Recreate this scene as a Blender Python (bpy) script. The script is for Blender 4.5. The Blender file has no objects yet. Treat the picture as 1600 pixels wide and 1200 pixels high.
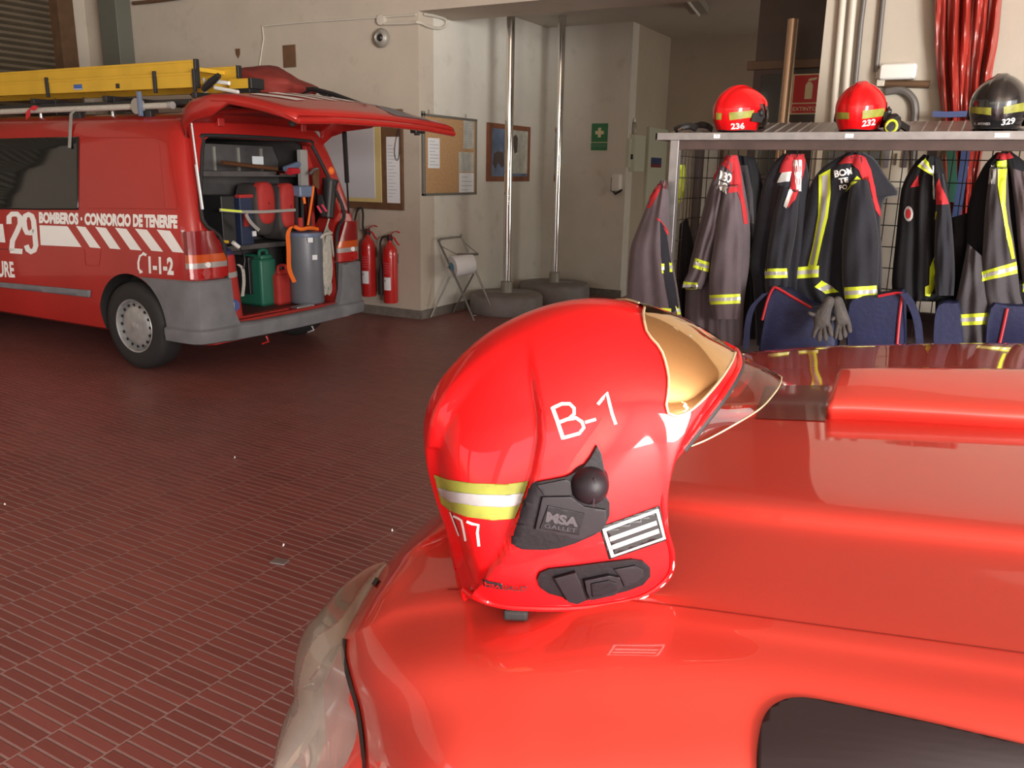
import bpy, bmesh, math, random
from mathutils import Vector, Matrix
from mathutils.bvhtree import BVHTree
from mathutils.geometry import tessellate_polygon
random.seed(7)
SC = bpy.context.scene
COL = SC.collection
R = math.radians
# ---------------------------------------------------------------- camera frame
FPX, CH = 1300.0, 1.50
_p, _r, _yaw = R(14.4), R(1.05), R(28.9)
_D = Vector((-math.sin(_r)*math.cos(_p), math.cos(_r)*math.cos(_p), math.sin(_p)))
_z = Vector((0, 0, 1)); _H = (_z - _z.dot(_D)*_D).normalized(); _Rt = _D.cross(_H)
_Y = math.cos(_yaw)*_H + math.sin(_yaw)*_Rt
_X = math.cos(_yaw)*_Rt - math.sin(_yaw)*_H
MC = Matrix((_X, _Y, -_D))
CAM = Vector((0, 0, CH))
def ray(px, py):
    return MC @ Vector((px-800, py-600, FPX))
def on(px, py, ax, val):
    """point of the photograph's ray (px, py) on the plane axis[ax] = val"""
    d = ray(px, py); t = (val-CAM[ax])/d[ax]
    return CAM + t*d
def onp(px, py, p0, n):
    d = ray(px, py); t = (p0-CAM).dot(n)/d.dot(n)
    return CAM + t*d
def atd(px, py, depth):
    return CAM + ray(px, py)*(depth/FPX)
X0, Y1, Z2 = (lambda px, py, v: on(px, py, 0, v)), (lambda px, py, v: on(px, py, 1, v)), (lambda px, py, v: on(px, py, 2, v))

cd = bpy.data.cameras.new('camera'); cam = bpy.data.objects.new('camera', cd); COL.objects.link(cam)
cd.sensor_width = 36; cd.lens = FPX/1600*36; cd.clip_start = 0.02; cd.clip_end = 200
m3 = Matrix((( MC[0][0], -MC[0][1], -MC[0][2]), (MC[1][0], -MC[1][1], -MC[1][2]), (MC[2][0], -MC[2][1], -MC[2][2])))
cam.matrix_world = Matrix.Translation(CAM) @ m3.to_4x4()
SC.camera = cam
# ---------------------------------------------------------------- materials
def setin(b, k, v):
    if k in b.inputs: b.inputs[k].default_value = v
def mat(name, col, rough=0.5, metal=0.0, coat=0.0, coat_r=0.05, spec=0.5, noise=0.0, nscale=8.0, bump=0.0, bscale=60.0,
        trans=0.0, ior=1.45, alpha=1.0, emit=None, estr=0.0, sheen=0.0, rvar=0.0):
    m = bpy.data.materials.new(name); m.use_nodes = True
    nt = m.node_tree; b = nt.nodes['Principled BSDF']
    c = (col[0], col[1], col[2], 1)
    setin(b, 'Base Color', c); setin(b, 'Roughness', rough); setin(b, 'Metallic', metal)
    setin(b, 'Coat Weight', coat); setin(b, 'Coat Roughness', coat_r); setin(b, 'Specular IOR Level', spec)
    setin(b, 'Transmission Weight', trans); setin(b, 'IOR', ior); setin(b, 'Alpha', alpha); setin(b, 'Sheen Weight', sheen)
    if emit: setin(b, 'Emission Color', (*emit, 1)); setin(b, 'Emission Strength', estr)
    tc = nt.nodes.new('ShaderNodeTexCoord')
    if noise > 0 or rvar > 0:
        n = nt.nodes.new('ShaderNodeTexNoise'); n.inputs['Scale'].default_value = nscale; n.inputs['Detail'].default_value = 6
        nt.links.new(tc.outputs['Object'], n.inputs['Vector'])
        if noise > 0:
            r = nt.nodes.new('ShaderNodeValToRGB')
            r.color_ramp.elements[0].position = 0.3; r.color_ramp.elements[1].position = 0.72
            k = 1-noise
            r.color_ramp.elements[0].color = (c[0]*k, c[1]*k, c[2]*k, 1)
            k = 1+noise*0.35
            r.color_ramp.elements[1].color = (min(1, c[0]*k), min(1, c[1]*k), min(1, c[2]*k), 1)
            nt.links.new(n.outputs['Fac'], r.inputs['Fac']); nt.links.new(r.outputs['Color'], b.inputs['Base Color'])
        if rvar > 0:
            mr = nt.nodes.new('ShaderNodeMapRange'); mr.inputs['To Min'].default_value = max(0, rough-rvar); mr.inputs['To Max'].default_value = min(1, rough+rvar)
            nt.links.new(n.outputs['Fac'], mr.inputs['Value']); nt.links.new(mr.outputs['Result'], b.inputs['Roughness'])
    if bump > 0:
        n2 = nt.nodes.new('ShaderNodeTexNoise'); n2.inputs['Scale'].default_value = bscale; n2.inputs['Detail'].default_value = 4
        nt.links.new(tc.outputs['Object'], n2.inputs['Vector'])
        bp = nt.nodes.new('ShaderNodeBump'); bp.inputs['Strength'].default_value = bump; bp.inputs['Distance'].default_value = 0.01
        nt.links.new(n2.outputs['Fac'], bp.inputs['Height']); nt.links.new(bp.outputs['Normal'], b.inputs['Normal'])
    return m
# ---------------------------------------------------------------- objects
ORG = {}
def tag(o, label=None, cat=None, group=None, kind=None):
    if label: o['label'] = label
    if cat: o['category'] = cat
    if group: o['group'] = group
    if kind: o['kind'] = kind
    return o
def thing(name, label, cat, loc, group=None):
    o = bpy.data.objects.new(name, None); COL.objects.link(o); o.location = loc; o.empty_display_size = 0.1
    ORG[o.name] = Vector(loc)
    return tag(o, label, cat, group)
class MB:
    """collects shapes in world coordinates, then links them as one mesh object"""
    def __init__(s): s.v = []; s.f = []; s.mi = []; s.cur = 0
    def add(s, vs, fs):
        o = len(s.v); s.v += [Vector(v) for v in vs]
        for f in fs: s.f.append([i+o for i in f]); s.mi.append(s.cur)
        return s
    def box(s, a, b, bev=0.0, rot=None, piv=None):
        x0, y0, z0 = [min(a[i], b[i]) for i in range(3)]; x1, y1, z1 = [max(a[i], b[i]) for i in range(3)]
        if bev <= 0:
            vs = [(x0,y0,z0),(x1,y0,z0),(x1,y1,z0),(x0,y1,z0),(x0,y0,z1),(x1,y0,z1),(x1,y1,z1),(x0,y1,z1)]
            fs = [(3,2,1,0),(4,5,6,7),(0,1,5,4),(1,2,6,5),(2,3,7,6),(3,0,4,7)]
        else:
            bm = bmesh.new(); bmesh.ops.create_cube(bm, size=1)
            for v in bm.verts: v.co = Vector(((x0+x1)/2+v.co.x*(x1-x0), (y0+y1)/2+v.co.y*(y1-y0), (z0+z1)/2+v.co.z*(z1-z0)))
            bmesh.ops.bevel(bm, geom=bm.edges[:], offset=min(bev, .49*min(x1-x0, y1-y0, z1-z0)), segments=3, profile=0.6, affect='EDGES')
            bm.verts.index_update(); vs = [v.co.copy() for v in bm.verts]; fs = [[v.index for v in f.verts] for f in bm.faces]; bm.free()
        if rot is not None:
            pv = Vector(piv) if piv is not None else Vector(((x0+x1)/2, (y0+y1)/2, (z0+z1)/2))
            vs = [rot @ (Vector(v)-pv)+pv for v in vs]
        return s.add(vs, fs)
    def tube(s, pts, r, n=10, cap=True):
        """tube along pts; r a number or list"""
        pts = [Vector(p) for p in pts]; m = len(pts)
        rs = r if isinstance(r, (list, tuple)) else [r]*m
        t = (pts[1]-pts[0]).normalized(); up = Vector((0, 0, 1)) if abs(t.z) < .9 else Vector((1, 0, 0))
        nrm = t.cross(up).normalized(); vs = []; fs = []
        for i, p in enumerate(pts):
            if i == 0: t2 = (pts[1]-pts[0])
            elif i == m-1: t2 = (pts[-1]-pts[-2])
            else: t2 = (pts[i+1]-pts[i-1])
            if t2.length < 1e-9: t2 = t
            t2.normalize(); nrm = (nrm-nrm.dot(t2)*t2)
            nrm = nrm.normalized() if nrm.length > 1e-6 else t2.orthogonal().normalized()
            bn = t2.cross(nrm); t = t2
            for k in range(n):
                a = 2*math.pi*k/n; vs.append(p+rs[i]*(math.cos(a)*nrm+math.sin(a)*bn))
        for i in range(m-1):
            for k in range(n):
                k2 = (k+1) % n; fs.append((i*n+k, i*n+k2, (i+1)*n+k2, (i+1)*n+k))
        if cap: fs.append(list(range(n))[::-1]); fs.append([(m-1)*n+k for k in range(n)])
        return s.add(vs, fs)
    def cyl(s, a, b, r, n=20, r2=None):
        return s.tube([a, b], [r, r if r2 is None else r2], n)
    def lathe(s, c, prof, n=28, axis=(0, 0, 1), cap=True):
        """prof: [(radius, height)] about axis through c"""
        ax = Vector(axis).normalized(); e1 = ax.orthogonal().normalized(); e2 = ax.cross(e1); c = Vector(c); vs = []; fs = []
        for (r_, h) in prof:
            for k in range(n):
                a = 2*math.pi*k/n; vs.append(c+ax*h+r_*(math.cos(a)*e1+math.sin(a)*e2))
        for i in range(len(prof)-1):
            for k in range(n):
                k2 = (k+1) % n; fs.append((i*n+k, i*n+k2, (i+1)*n+k2, (i+1)*n+k))
        if cap: fs.append(list(range(n))[::-1]); fs.append([(len(prof)-1)*n+k for k in range(n)])
        return s.add(vs, fs)
    def grid(s, rows, close_u=False, flip=False):
        n = len(rows[0]); vs = [p for r_ in rows for p in r_]; fs = []
        for i in range(len(rows)-1):
            for k in range(n if close_u else n-1):
                k2 = (k+1) % n; q = (i*n+k, i*n+k2, (i+1)*n+k2, (i+1)*n+k); fs.append(q[::-1] if flip else q)
        return s.add(vs, fs)
    def prism(s, poly, d):
        """poly: world points of a planar outline; d: extrusion vector"""
        P = [Vector(p) for p in poly]; d = Vector(d); n = len(P)
        tris = tessellate_polygon([P]); vs = P+[p+d for p in P]; fs = [tuple(t) for t in tris]+[tuple(i+n for i in t)[::-1] for t in tris]
        fs += [(i, (i+1) % n, (i+1) % n+n, i+n) for i in range(n)]
        return s.add(vs, fs)
    def ribbon(s, pts, w, n_hint=None, t=0.002):
        """flat strap of width vector w (Vector or list) through pts with thickness t"""
        pts = [Vector(p) for p in pts]; ws = w if isinstance(w, list) else [Vector(w)]*len(pts); rows = []
        for i, p in enumerate(pts):
            tg = (pts[min(i+1, len(pts)-1)]-pts[max(i-1, 0)]).normalized(); nn = tg.cross(ws[i]).normalized()*t/2
            rows.append([p-ws[i]/2-nn, p+ws[i]/2-nn, p+ws[i]/2+nn, p-ws[i]/2+nn])
        s.grid(rows, close_u=True)
        k = len(s.v)-4*len(pts); s.f.append([k, k+1, k+2, k+3]); s.mi.append(s.cur); k2 = len(s.v)-4; s.f.append([k2+3, k2+2, k2+1, k2]); s.mi.append(s.cur)
        return s
    def build(s, name, m, parent=None, smooth=False, angle=35, mods=None, fix=True):
        me = bpy.data.meshes.new(name)
        if parent is not None: org = ORG.get(parent.name, Vector((0, 0, 0)))
        else:
            lo = [min(v[i] for v in s.v) for i in range(3)]; hi = [max(v[i] for v in s.v) for i in range(3)]
            org = Vector(((lo[0]+hi[0])/2, (lo[1]+hi[1])/2, lo[2]))
        me.from_pydata([v-org for v in s.v], [], s.f)
        for mm in (m if isinstance(m, list) else [m]): me.materials.append(mm)
        if isinstance(m, list): me.polygons.foreach_set('material_index', s.mi)
        if fix:
            bm = bmesh.new(); bm.from_mesh(me); bmesh.ops.recalc_face_normals(bm, faces=bm.faces[:]); bm.to_mesh(me); bm.free()
        if smooth:
            me.polygons.foreach_set('use_smooth', [True]*len(me.polygons))
            try: me.set_sharp_from_angle(angle=R(angle))
            except Exception: pass
        me.update()
        o = bpy.data.objects.new(name, me); COL.objects.link(o)
        if parent is not None: o.parent = parent
        else: o.location = org
        ORG[o.name] = org
        return o
def copy_tree(o, parent=None, delta=None):
    c = o.copy(); COL.objects.link(c); ORG[c.name] = ORG.get(o.name, Vector((0, 0, 0)))
    if parent is not None: c.parent = parent
    elif delta is not None: c.location = o.location+Vector(delta); ORG[c.name] = ORG[c.name]+Vector(delta)
    for ch in list(o.children): copy_tree(ch, c)
    return c
# ---------------------------------------------------------------- flat shapes laid on surfaces
def text2d(s, bold=0.0, res=3, spacing=1.0, shear=0.0):
    """text as a 2D mesh scaled into the unit square"""
    cu = bpy.data.curves.new('t', 'FONT'); cu.body = s; cu.size = 1; cu.offset = bold; cu.resolution_u = res; cu.fill_mode = 'BOTH'; cu.space_character = spacing; cu.shear = shear
    o = bpy.data.objects.new('t', cu); COL.objects.link(o); bpy.context.view_layer.update()
    me = bpy.data.meshes.new_from_object(o.evaluated_get(bpy.context.evaluated_depsgraph_get()))
    vs = [(v.co.x, v.co.y) for v in me.vertices]; fs = [list(p.vertices) for p in me.polygons]
    bpy.data.objects.remove(o); bpy.data.meshes.remove(me); bpy.data.curves.remove(cu)
    x0 = min(v[0] for v in vs); x1 = max(v[0] for v in vs); y0 = min(v[1] for v in vs); y1 = max(v[1] for v in vs)
    return [((x-x0)/(x1-x0), (y-y0)/(y1-y0)) for x, y in vs], fs
def strokes2d(lines, w):
    """polyline strokes of width w as 2D quads"""
    vs = []; fs = []
    for ln in lines:
        n = len(ln); o = len(vs)
        for i, (x, y) in enumerate(ln):
            a = ln[max(i-1, 0)]; b = ln[min(i+1, n-1)]; dx, dy = b[0]-a[0], b[1]-a[1]; L = math.hypot(dx, dy) or 1
            vs += [(x-dy/L*w/2, y+dx/L*w/2), (x+dy/L*w/2, y-dx/L*w/2)]
        fs += [[o+2*i, o+2*i+1, o+2*i+3, o+2*i+2] for i in range(n-1)]
    return vs, fs
def poly2d(P): return list(P), [list(t) for t in tessellate_polygon([[Vector((x, y, 0)) for x, y in P]])]
def cutup(shape, cell):
    """split a 2D mesh along a grid so it can bend"""
    vs, fs = shape; bm = bmesh.new(); bv = [bm.verts.new((x, y, 0)) for x, y in vs]
    for f in fs:
        try: bm.faces.new([bv[i] for i in f])
        except Exception: pass
    cx = cell if isinstance(cell, (int, float)) else cell[0]; cy = cell if isinstance(cell, (int, float)) else cell[1]
    for ax, c in ((0, cx), (1, cy)):
        lo = min(v[ax] for v in vs); hi = max(v[ax] for v in vs); k = math.ceil(lo/c)
        while k*c < hi:
            n = Vector((1, 0, 0)) if ax == 0 else Vector((0, 1, 0))
            bmesh.ops.bisect_plane(bm, geom=bm.verts[:]+bm.edges[:]+bm.faces[:], dist=1e-6, plane_co=n*(k*c), plane_no=n); k += 1
    bm.verts.index_update(); r_ = ([(v.co.x, v.co.y) for v in bm.verts], [[v.index for v in f.verts] for f in bm.faces]); bm.free(); return r_
def quadmap(q):
    """q: bottom-left, bottom-right, top-right, top-left"""
    q = [Vector(p) for p in q]
    return lambda s, t: (q[0]*(1-s)+q[1]*s)*(1-t)+(q[3]*(1-s)+q[2]*s)*t
def warp(shape, q):
    f = quadmap([Vector((x, y)) for x, y in q]); return [tuple(f(s, t)) for s, t in shape[0]], shape[1]
def lay(shape, fn, mb=None):
    """shape through fn(s,t)->world point"""
    mb = mb or MB(); return mb.add([fn(s, t) for s, t in shape[0]], shape[1])
def bvh_of(objs):
    vs = []; ps = []
    for o in objs:
        k = len(vs); org = ORG.get(o.name, Vector((0, 0, 0)))
        vs += [v.co+org for v in o.data.vertices]; ps += [[i+k for i in p.vertices] for p in o.data.polygons]
    return BVHTree.FromPolygons(vs, ps)
def lay_px(shape, bvh, off=0.0008, mb=None, thick=0.0):
    """shape in photograph pixels, laid on the surface that the ray meets"""
    out = []; ok = []; last = None
    for x, y in shape[0]:
        d = ray(x, y).normalized(); h = bvh.ray_cast(CAM, d)
        if h[0] is None: ok.append(False); out.append(None); continue
        n = h[1] if h[1].dot(d) < 0 else -h[1]
        out.append(h[0]+n*off); ok.append(True)
    mb = mb or MB()
    idx = {}; vs = []
    for i, p in enumerate(out):
        if ok[i]: idx[i] = len(vs); vs.append(p)
    mb.add(vs, [[idx[i] for i in f] for f in shape[1] if all(ok[i] for i in f)])
    return mb
def catmull(P, n=8, closed=False):
    P = [Vector(p) for p in P]; out = []; m = len(P)
    for i in range(m if closed else m-1):
        p0 = P[(i-1) % m] if closed or i > 0 else P[0]*2-P[1]; p1 = P[i]; p2 = P[(i+1) % m]
        p3 = P[(i+2) % m] if closed or i < m-2 else P[-1]*2-P[-2]
        for k in range(n):
            t = k/n; out.append(0.5*((2*p1)+(-p0+p2)*t+(2*p0-5*p1+4*p2-p3)*t*t+(-p0+3*p1-3*p2+p3)*t**3))
    if not closed: out.append(P[-1].copy())
    return out
def resamp(P, n):
    L = [0]
    for i in range(1, len(P)): L.append(L[-1]+(P[i]-P[i-1]).length)
    out = []; j = 0
    for k in range(n):
        s = L[-1]*k/(n-1)
        while j < len(P)-2 and L[j+1] < s: j += 1
        d = L[j+1]-L[j]; t = (s-L[j])/d if d > 1e-12 else 0; out.append(P[j].lerp(P[j+1], min(1, max(0, t))))
    return out
def struct(mb, name, m, **k):
    o = mb.build(name, m, **k); o['kind'] = 'structure'; return o
EXPO = -0.1
LGATE = (0, 20, 90)
LSIDE = (2400, 160)
# ================================================================= MATERIALS
M = {}
def node_mat(name):
    m = bpy.data.materials.new(name); m.use_nodes = True; return m, m.node_tree, m.node_tree.nodes['Principled BSDF']
def wall_mat(name, base, dirt=0.10):
    m, nt, b = node_mat(name); N = nt.nodes.new; L = nt.links.new
    g = N('ShaderNodeNewGeometry'); n = N('ShaderNodeTexNoise'); n.inputs['Scale'].default_value = 1.6; n.inputs['Detail'].default_value = 8; n.inputs['Roughness'].default_value = 0.62
    L(g.outputs['Position'], n.inputs['Vector'])
    r = N('ShaderNodeValToRGB'); r.color_ramp.elements[0].position = 0.30; r.color_ramp.elements[1].position = 0.6
    r.color_ramp.elements[0].color = (*[c*(1-dirt) for c in base], 1); r.color_ramp.elements[1].color = (*base, 1)
    L(n.outputs['Fac'], r.inputs['Fac'])
    # scuffs low on the wall, small smudges
    n2 = N('ShaderNodeTexNoise'); n2.inputs['Scale'].default_value = 5; n2.inputs['Detail'].default_value = 10; L(g.outputs['Position'], n2.inputs['Vector'])
    r2 = N('ShaderNodeValToRGB'); r2.color_ramp.elements[0].position = 0.60; r2.color_ramp.elements[1].position = 0.80
    r2.color_ramp.elements[0].color = (1, 1, 1, 1); r2.color_ramp.elements[1].color = (.72, .70, .66, 1); L(n2.outputs['Fac'], r2.inputs['Fac'])
    mx = N('ShaderNodeMixRGB'); mx.blend_type = 'MULTIPLY'; mx.inputs[0].default_value = 0.6; L(r.outputs['Color'], mx.inputs[1]); L(r2.outputs['Color'], mx.inputs[2])
    L(mx.outputs['Color'], b.inputs['Base Color']); b.inputs['Roughness'].default_value = 0.75
    bp = N('ShaderNodeBump'); bp.inputs['Strength'].default_value = 0.12; bp.inputs['Distance'].default_value = 0.01
    n3 = N('ShaderNodeTexNoise'); n3.inputs['Scale'].default_value = 40; L(g.outputs['Position'], n3.inputs['Vector']); L(n3.outputs['Fac'], bp.inputs['Height']); L(bp.outputs['Normal'], b.inputs['Normal'])
    return m
M['wall'] = wall_mat('cream_wall', (0.54, 0.475, 0.39))
M['wall_hall'] = wall_mat('hall_wall', (0.50, 0.43, 0.34))
M['wall_r'] = wall_mat('right_wall_darkened', (0.52, 0.47, 0.39))  # base lowered to offset the strong daylight on this wall
M['wall_n'] = wall_mat('notice_wall_lifted', (0.70, 0.67, 0.60))  # base raised to make up for weak daylight on these walls
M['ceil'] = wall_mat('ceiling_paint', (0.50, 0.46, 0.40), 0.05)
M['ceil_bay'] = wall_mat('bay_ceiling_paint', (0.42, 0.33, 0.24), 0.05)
def floor_mat():
    m, nt, b = node_mat('ribbed_red_tiles'); N = nt.nodes.new; L = nt.links.new
    g = N('ShaderNodeNewGeometry'); sp = N('ShaderNodeSeparateXYZ'); L(g.outputs['Position'], sp.inputs[0])
    def math_(op, a, b_=None, c=None):
        n = N('ShaderNodeMath'); n.operation = op
        for i, v in enumerate((a, b_, c)):
            if v is None: continue
            if isinstance(v, (int, float)): n.inputs[i].default_value = v
            else: L(v, n.inputs[i])
        return n.outputs[0]
    # rows run along Y (long grout lines), slats run across X; each tile row TX wide, slat pitch TY
    TX, TY = 0.196, 0.0385
    u = math_('DIVIDE', math_('ADD', sp.outputs['X'], 3.385+.196*40), TX); row = math_('FLOOR', u); fu = math_('FRACT', u)
    sh = math_('MULTIPLY', math_('FRACT', math_('MULTIPLY', row, 0.377)), TY)
    vv = math_('DIVIDE', math_('ADD', sp.outputs['Y'], sh), TY); fv = math_('FRACT', vv)
    # wobble
    du = math_('MULTIPLY', math_('MINIMUM', fu, math_('SUBTRACT', 1, fu)), TX)
    dv = math_('MULTIPLY', math_('MINIMUM', fv, math_('SUBTRACT', 1, fv)), TY)
    mu = N('ShaderNodeMapRange'); mu.inputs['From Min'].default_value = 0.0018; mu.inputs['From Max'].default_value = 0.0034; L(du, mu.inputs['Value'])
    mv = N('ShaderNodeMapRange'); mv.inputs['From Min'].default_value = 0.0026; mv.inputs['From Max'].default_value = 0.0048; L(dv, mv.inputs['Value'])
    tu, tv = mu.outputs[0], mv.outputs[0]
    tile = math_('MULTIPLY', tu, tv)
    n1 = N('ShaderNodeTexNoise'); n1.inputs['Scale'].default_value = 0.9; n1.inputs['Detail'].default_value = 7; L(g.outputs['Position'], n1.inputs['Vector'])
    n2 = N('ShaderNodeTexNoise'); n2.inputs['Scale'].default_value = 14; n2.inputs['Detail'].default_value = 5; L(g.outputs['Position'], n2.inputs['Vector'])
    # per slat tone
    cmb = N('ShaderNodeCombineXYZ'); L(row, cmb.inputs[0]); L(math_('FLOOR', vv), cmb.inputs[1])
    wn = N('ShaderNodeTexWhiteNoise'); wn.noise_dimensions = '3D'; L(cmb.outputs[0], wn.inputs['Vector'])
    cr = N('ShaderNodeValToRGB'); cr.color_ramp.elements[0].position = 0.3; cr.color_ramp.elements[1].position = 0.7
    cr.color_ramp.elements[0].color = (0.20, 0.060, 0.054, 1); cr.color_ramp.elements[1].color = (0.285, 0.088, 0.077, 1); L(n1.outputs['Fac'], cr.inputs['Fac'])
    hs = N('ShaderNodeHueSaturation'); L(cr.outputs['Color'], hs.inputs['Color']); L(math_('ADD', math_('MULTIPLY', wn.outputs['Value'], 0.25), 0.87), hs.inputs['Value'])
    gr = N('ShaderNodeMixRGB'); gr.inputs[1].default_value = (0.36, 0.25, 0.235, 1); gr.inputs[2].default_value = (0.26, 0.14, 0.13, 1); L(n2.outputs['Fac'], gr.inputs[0])
    mx = N('ShaderNodeMixRGB'); L(tile, mx.inputs[0]); L(gr.outputs[0], mx.inputs[1]); L(hs.outputs[0], mx.inputs[2]); L(mx.outputs[0], b.inputs['Base Color'])
    ro = N('ShaderNodeMapRange'); ro.inputs['To Min'].default_value = 0.26; ro.inputs['To Max'].default_value = 0.46; L(n2.outputs['Fac'], ro.inputs['Value'])
    ro2 = N('ShaderNodeMixRGB'); L(tile, ro2.inputs[0]); ro2.inputs[1].default_value = (.5, .5, .5, 1); L(ro.outputs[0], ro2.inputs[2]); L(ro2.outputs[0], b.inputs['Roughness'])
    bp = N('ShaderNodeBump'); bp.inputs['Strength'].default_value = 0.5; bp.inputs['Distance'].default_value = 0.004; L(tile, bp.inputs['Height']); L(bp.outputs[0], b.inputs['Normal'])
    setin(b, 'Specular IOR Level', 0.45)
    return m
M['floor'] = floor_mat()
M['out'] = mat('sunlit_yard', (0.42, 0.40, 0.36), 0.9, noise=.2, nscale=2)
M['brown'] = mat('brown_timber', (0.135, 0.075, 0.04), 0.45, noise=.25, nscale=9)
M['darkdoor'] = mat('dark_door_paint', (0.055, 0.035, 0.028), 0.4, noise=.2, nscale=5)
M['shutter'] = mat('shutter_steel', (0.16, 0.125, 0.085), 0.45, metal=0.3, noise=.15, nscale=3)
M['pipegreen'] = mat('grey_green_pipe', (0.13, 0.13, 0.105), 0.5)
M['pipewhite'] = mat('painted_pipe', (0.60, 0.56, 0.48), 0.45)
M['pipegrey'] = mat('grey_pipe', (0.33, 0.31, 0.27), 0.45, metal=.2)
M['skirt'] = mat('stone_skirting', (0.20, 0.175, 0.155), 0.55, noise=.3, nscale=12)
M['white'] = mat('white_plastic', (0.78, 0.78, 0.74), 0.4)
M['paper'] = mat('paper', (0.80, 0.82, 0.84), 0.7)
M['black'] = mat('black_plastic', (0.018, 0.017, 0.018), 0.38)
M['rubber'] = mat('black_rubber', (0.022, 0.021, 0.021), 0.65, bump=.15)
M['chrome'] = mat('polished_steel', (0.72, 0.70, 0.67), 0.12, metal=1.0)
M['galv'] = mat('galvanised_steel', (0.42, 0.40, 0.40), 0.42, metal=0.75, noise=.2, nscale=18, rvar=.12)
M['greyconc'] = mat('grey_painted_concrete', (0.24, 0.215, 0.21), 0.55, noise=.25, nscale=6)
M['yellow_t'] = mat('fluorescent_yellow', (0.72, 0.86, 0.05), 0.45)
M['silver_t'] = mat('silver_tape', (0.62, 0.62, 0.60), 0.28, metal=0.35)

# ================================================================= ROOM
YA, XC = 6.936, -4.91          # wall with the extinguishers, wall with the cork board
XL, XR, YB, ZB, ZH = -9.80, 7.0, -6.0, 4.6, 3.17
# floor
struct(MB().box((XL-.2, YB, -.12), (XR+.2, 15.0, 0)), 'floor', M['floor'])
# yard outside the open gates, seen only in reflections
struct(MB().box((-30, YB-25, -.14), (XR, YB-.01, -.02)), 'ground', M['out'])
# wall A with its return
w = MB().box((XL, YA, 0), (XC, YA+.25, ZB)); struct(w, 'wall_back', M['wall'])
w = MB().box((XC-.25, YA+.25, 0), (XC, 9.60, ZB)); struct(w, 'wall_notice', M['wall_n'])
w = MB().box((XC-.25, 9.60, 0), (-3.80, 9.80, ZB)); struct(w, 'wall_first_aid', M['wall_n'])
hx = on(1040, 200, 0, -3.80).y
struct(MB().box((-4.05, 9.80, 0), (-3.80, hx, ZB)), 'wall_hall_side', M['wall_hall'])
struct(MB().box((-4.0, hx, 0), (3.0, hx+.2, ZB)), 'wall_hall_end', M['wall_hall'])
# lintel over the hall opening
struct(MB().box((XC, YA, 2.935), (3.2, 7.52, ZB)), 'beam_front', M['wall'])
struct(MB().box((XC, 7.52, ZH), (3.2, hx+.2, ZH+.2)), 'ceiling_hall', M['ceil'])
# right wall (behind the coat rack)
YR = 5.35
xe = on(1286, 60, 1, YR).x
struct(MB().box((xe, YR, 0), (XR, YR+.30, ZB)), 'wall_right', M['wall_r'])
struct(MB().box((3.2, YR+.3, 0), (3.4, 8.0, ZB)).box((3.2, 11.2, 0), (3.4, hx, ZB)).box((3.2, 8.0, 1.95), (3.4, 11.2, ZB)).box((3.2, 8.0, 0), (3.4, 11.2, .35)), 'wall_hall_far', M['wall_hall'])
# left wall with the roller shutter
struct(MB().box((XL-.25, 5.9+.75, 0), (XL, YA, ZB)).box((XL-.25, YB, 3.9), (XL, YA, ZB)).box((XL-.25, YB, 0), (XL, 2.2, 3.9)), 'wall_left', M['wall'])
mb = MB(); rows = []
for i in range(0, 56):
    z = i*.07
    rows.append([Vector((XL-.14, 2.2, z)), Vector((XL-.14, 6.65, z))]); rows.append([Vector((XL-.105, 2.2, z+.02)), Vector((XL-.105, 6.65, z+.02))]); rows.append([Vector((XL-.105, 2.2, z+.05)), Vector((XL-.105, 6.65, z+.05))])
mb.grid(rows); sh = struct(mb, 'door_1', M['shutter'])
struct(MB().box((XL-.2, 6.55, 0), (XL+.05, 6.75, 4.0)), 'trim_1', M['brown'])
# front and side walls with the open gates that light the bay
struct(MB().box((XL, YB-.25, 3.15), (XR, YB, ZB)).box((XL, YB-.25, 0), (-8.6, YB, 3.15)).box((-4.4, YB-.25, 0), (-3.8, YB, 3.15)).box((.6, YB-.25, 0), (1.2, YB, 3.15)).box((5.6, YB-.25, 0), (XR, YB, 3.15)), 'wall_front', M['wall'])
struct(MB().box((XR, YB, 3.15), (XR+.25, YR+.3, ZB)).box((XR, YB, 0), (XR+.25, -5.2, 3.15)).box((XR, -1.2, 0), (XR+.25, -.6, 3.15)).box((XR, 3.4, 0), (XR+.25, YR+.3, 3.15)), 'wall_side', M['wall'])
struct(MB().box((XR+.01, YB-25, -.14), (XR+25, 15, -.02)), 'ground', M['out'])
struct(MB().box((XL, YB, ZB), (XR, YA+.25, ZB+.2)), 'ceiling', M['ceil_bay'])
# skirting
struct(MB().box((XL, YA-.015, 0), (XC+.015, YA, .09)), 'baseboard_back', M['skirt'])
struct(MB().box((XC, YA, 0), (XC+.015, 9.6, .09)), 'baseboard_notice', M['skirt'])
struct(MB().box((XC, 9.585, 0), (-3.785, 9.6, .09)), 'baseboard_first_aid', M['skirt'])
# ================================================================= LIGHT
W = bpy.data.worlds.new('World'); SC.world = W; W.use_nodes = True
nt = W.node_tree; bg = nt.nodes['Background']
sky = nt.nodes.new('ShaderNodeTexSky'); sky.sky_type = 'NISHITA'; sky.sun_disc = False; sky.sun_elevation = R(48); sky.sun_rotation = R(200); sky.air_density = 1.0; sky.dust_density = 2.0
nt.links.new(sky.outputs[0], bg.inputs['Color']); bg.inputs['Strength'].default_value = 0.25
def area(name, loc, rot, sx, sy, power, col, portal=False):
    l = bpy.data.lights.new(name, 'AREA'); l.shape = 'RECTANGLE'; l.size = sx; l.size_y = sy; l.energy = power; l.color = col
    o = bpy.data.objects.new(name, l); COL.objects.link(o); o.location = loc; o.rotation_euler = rot
    if portal: l.cycles.is_portal = True
    return o
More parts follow.
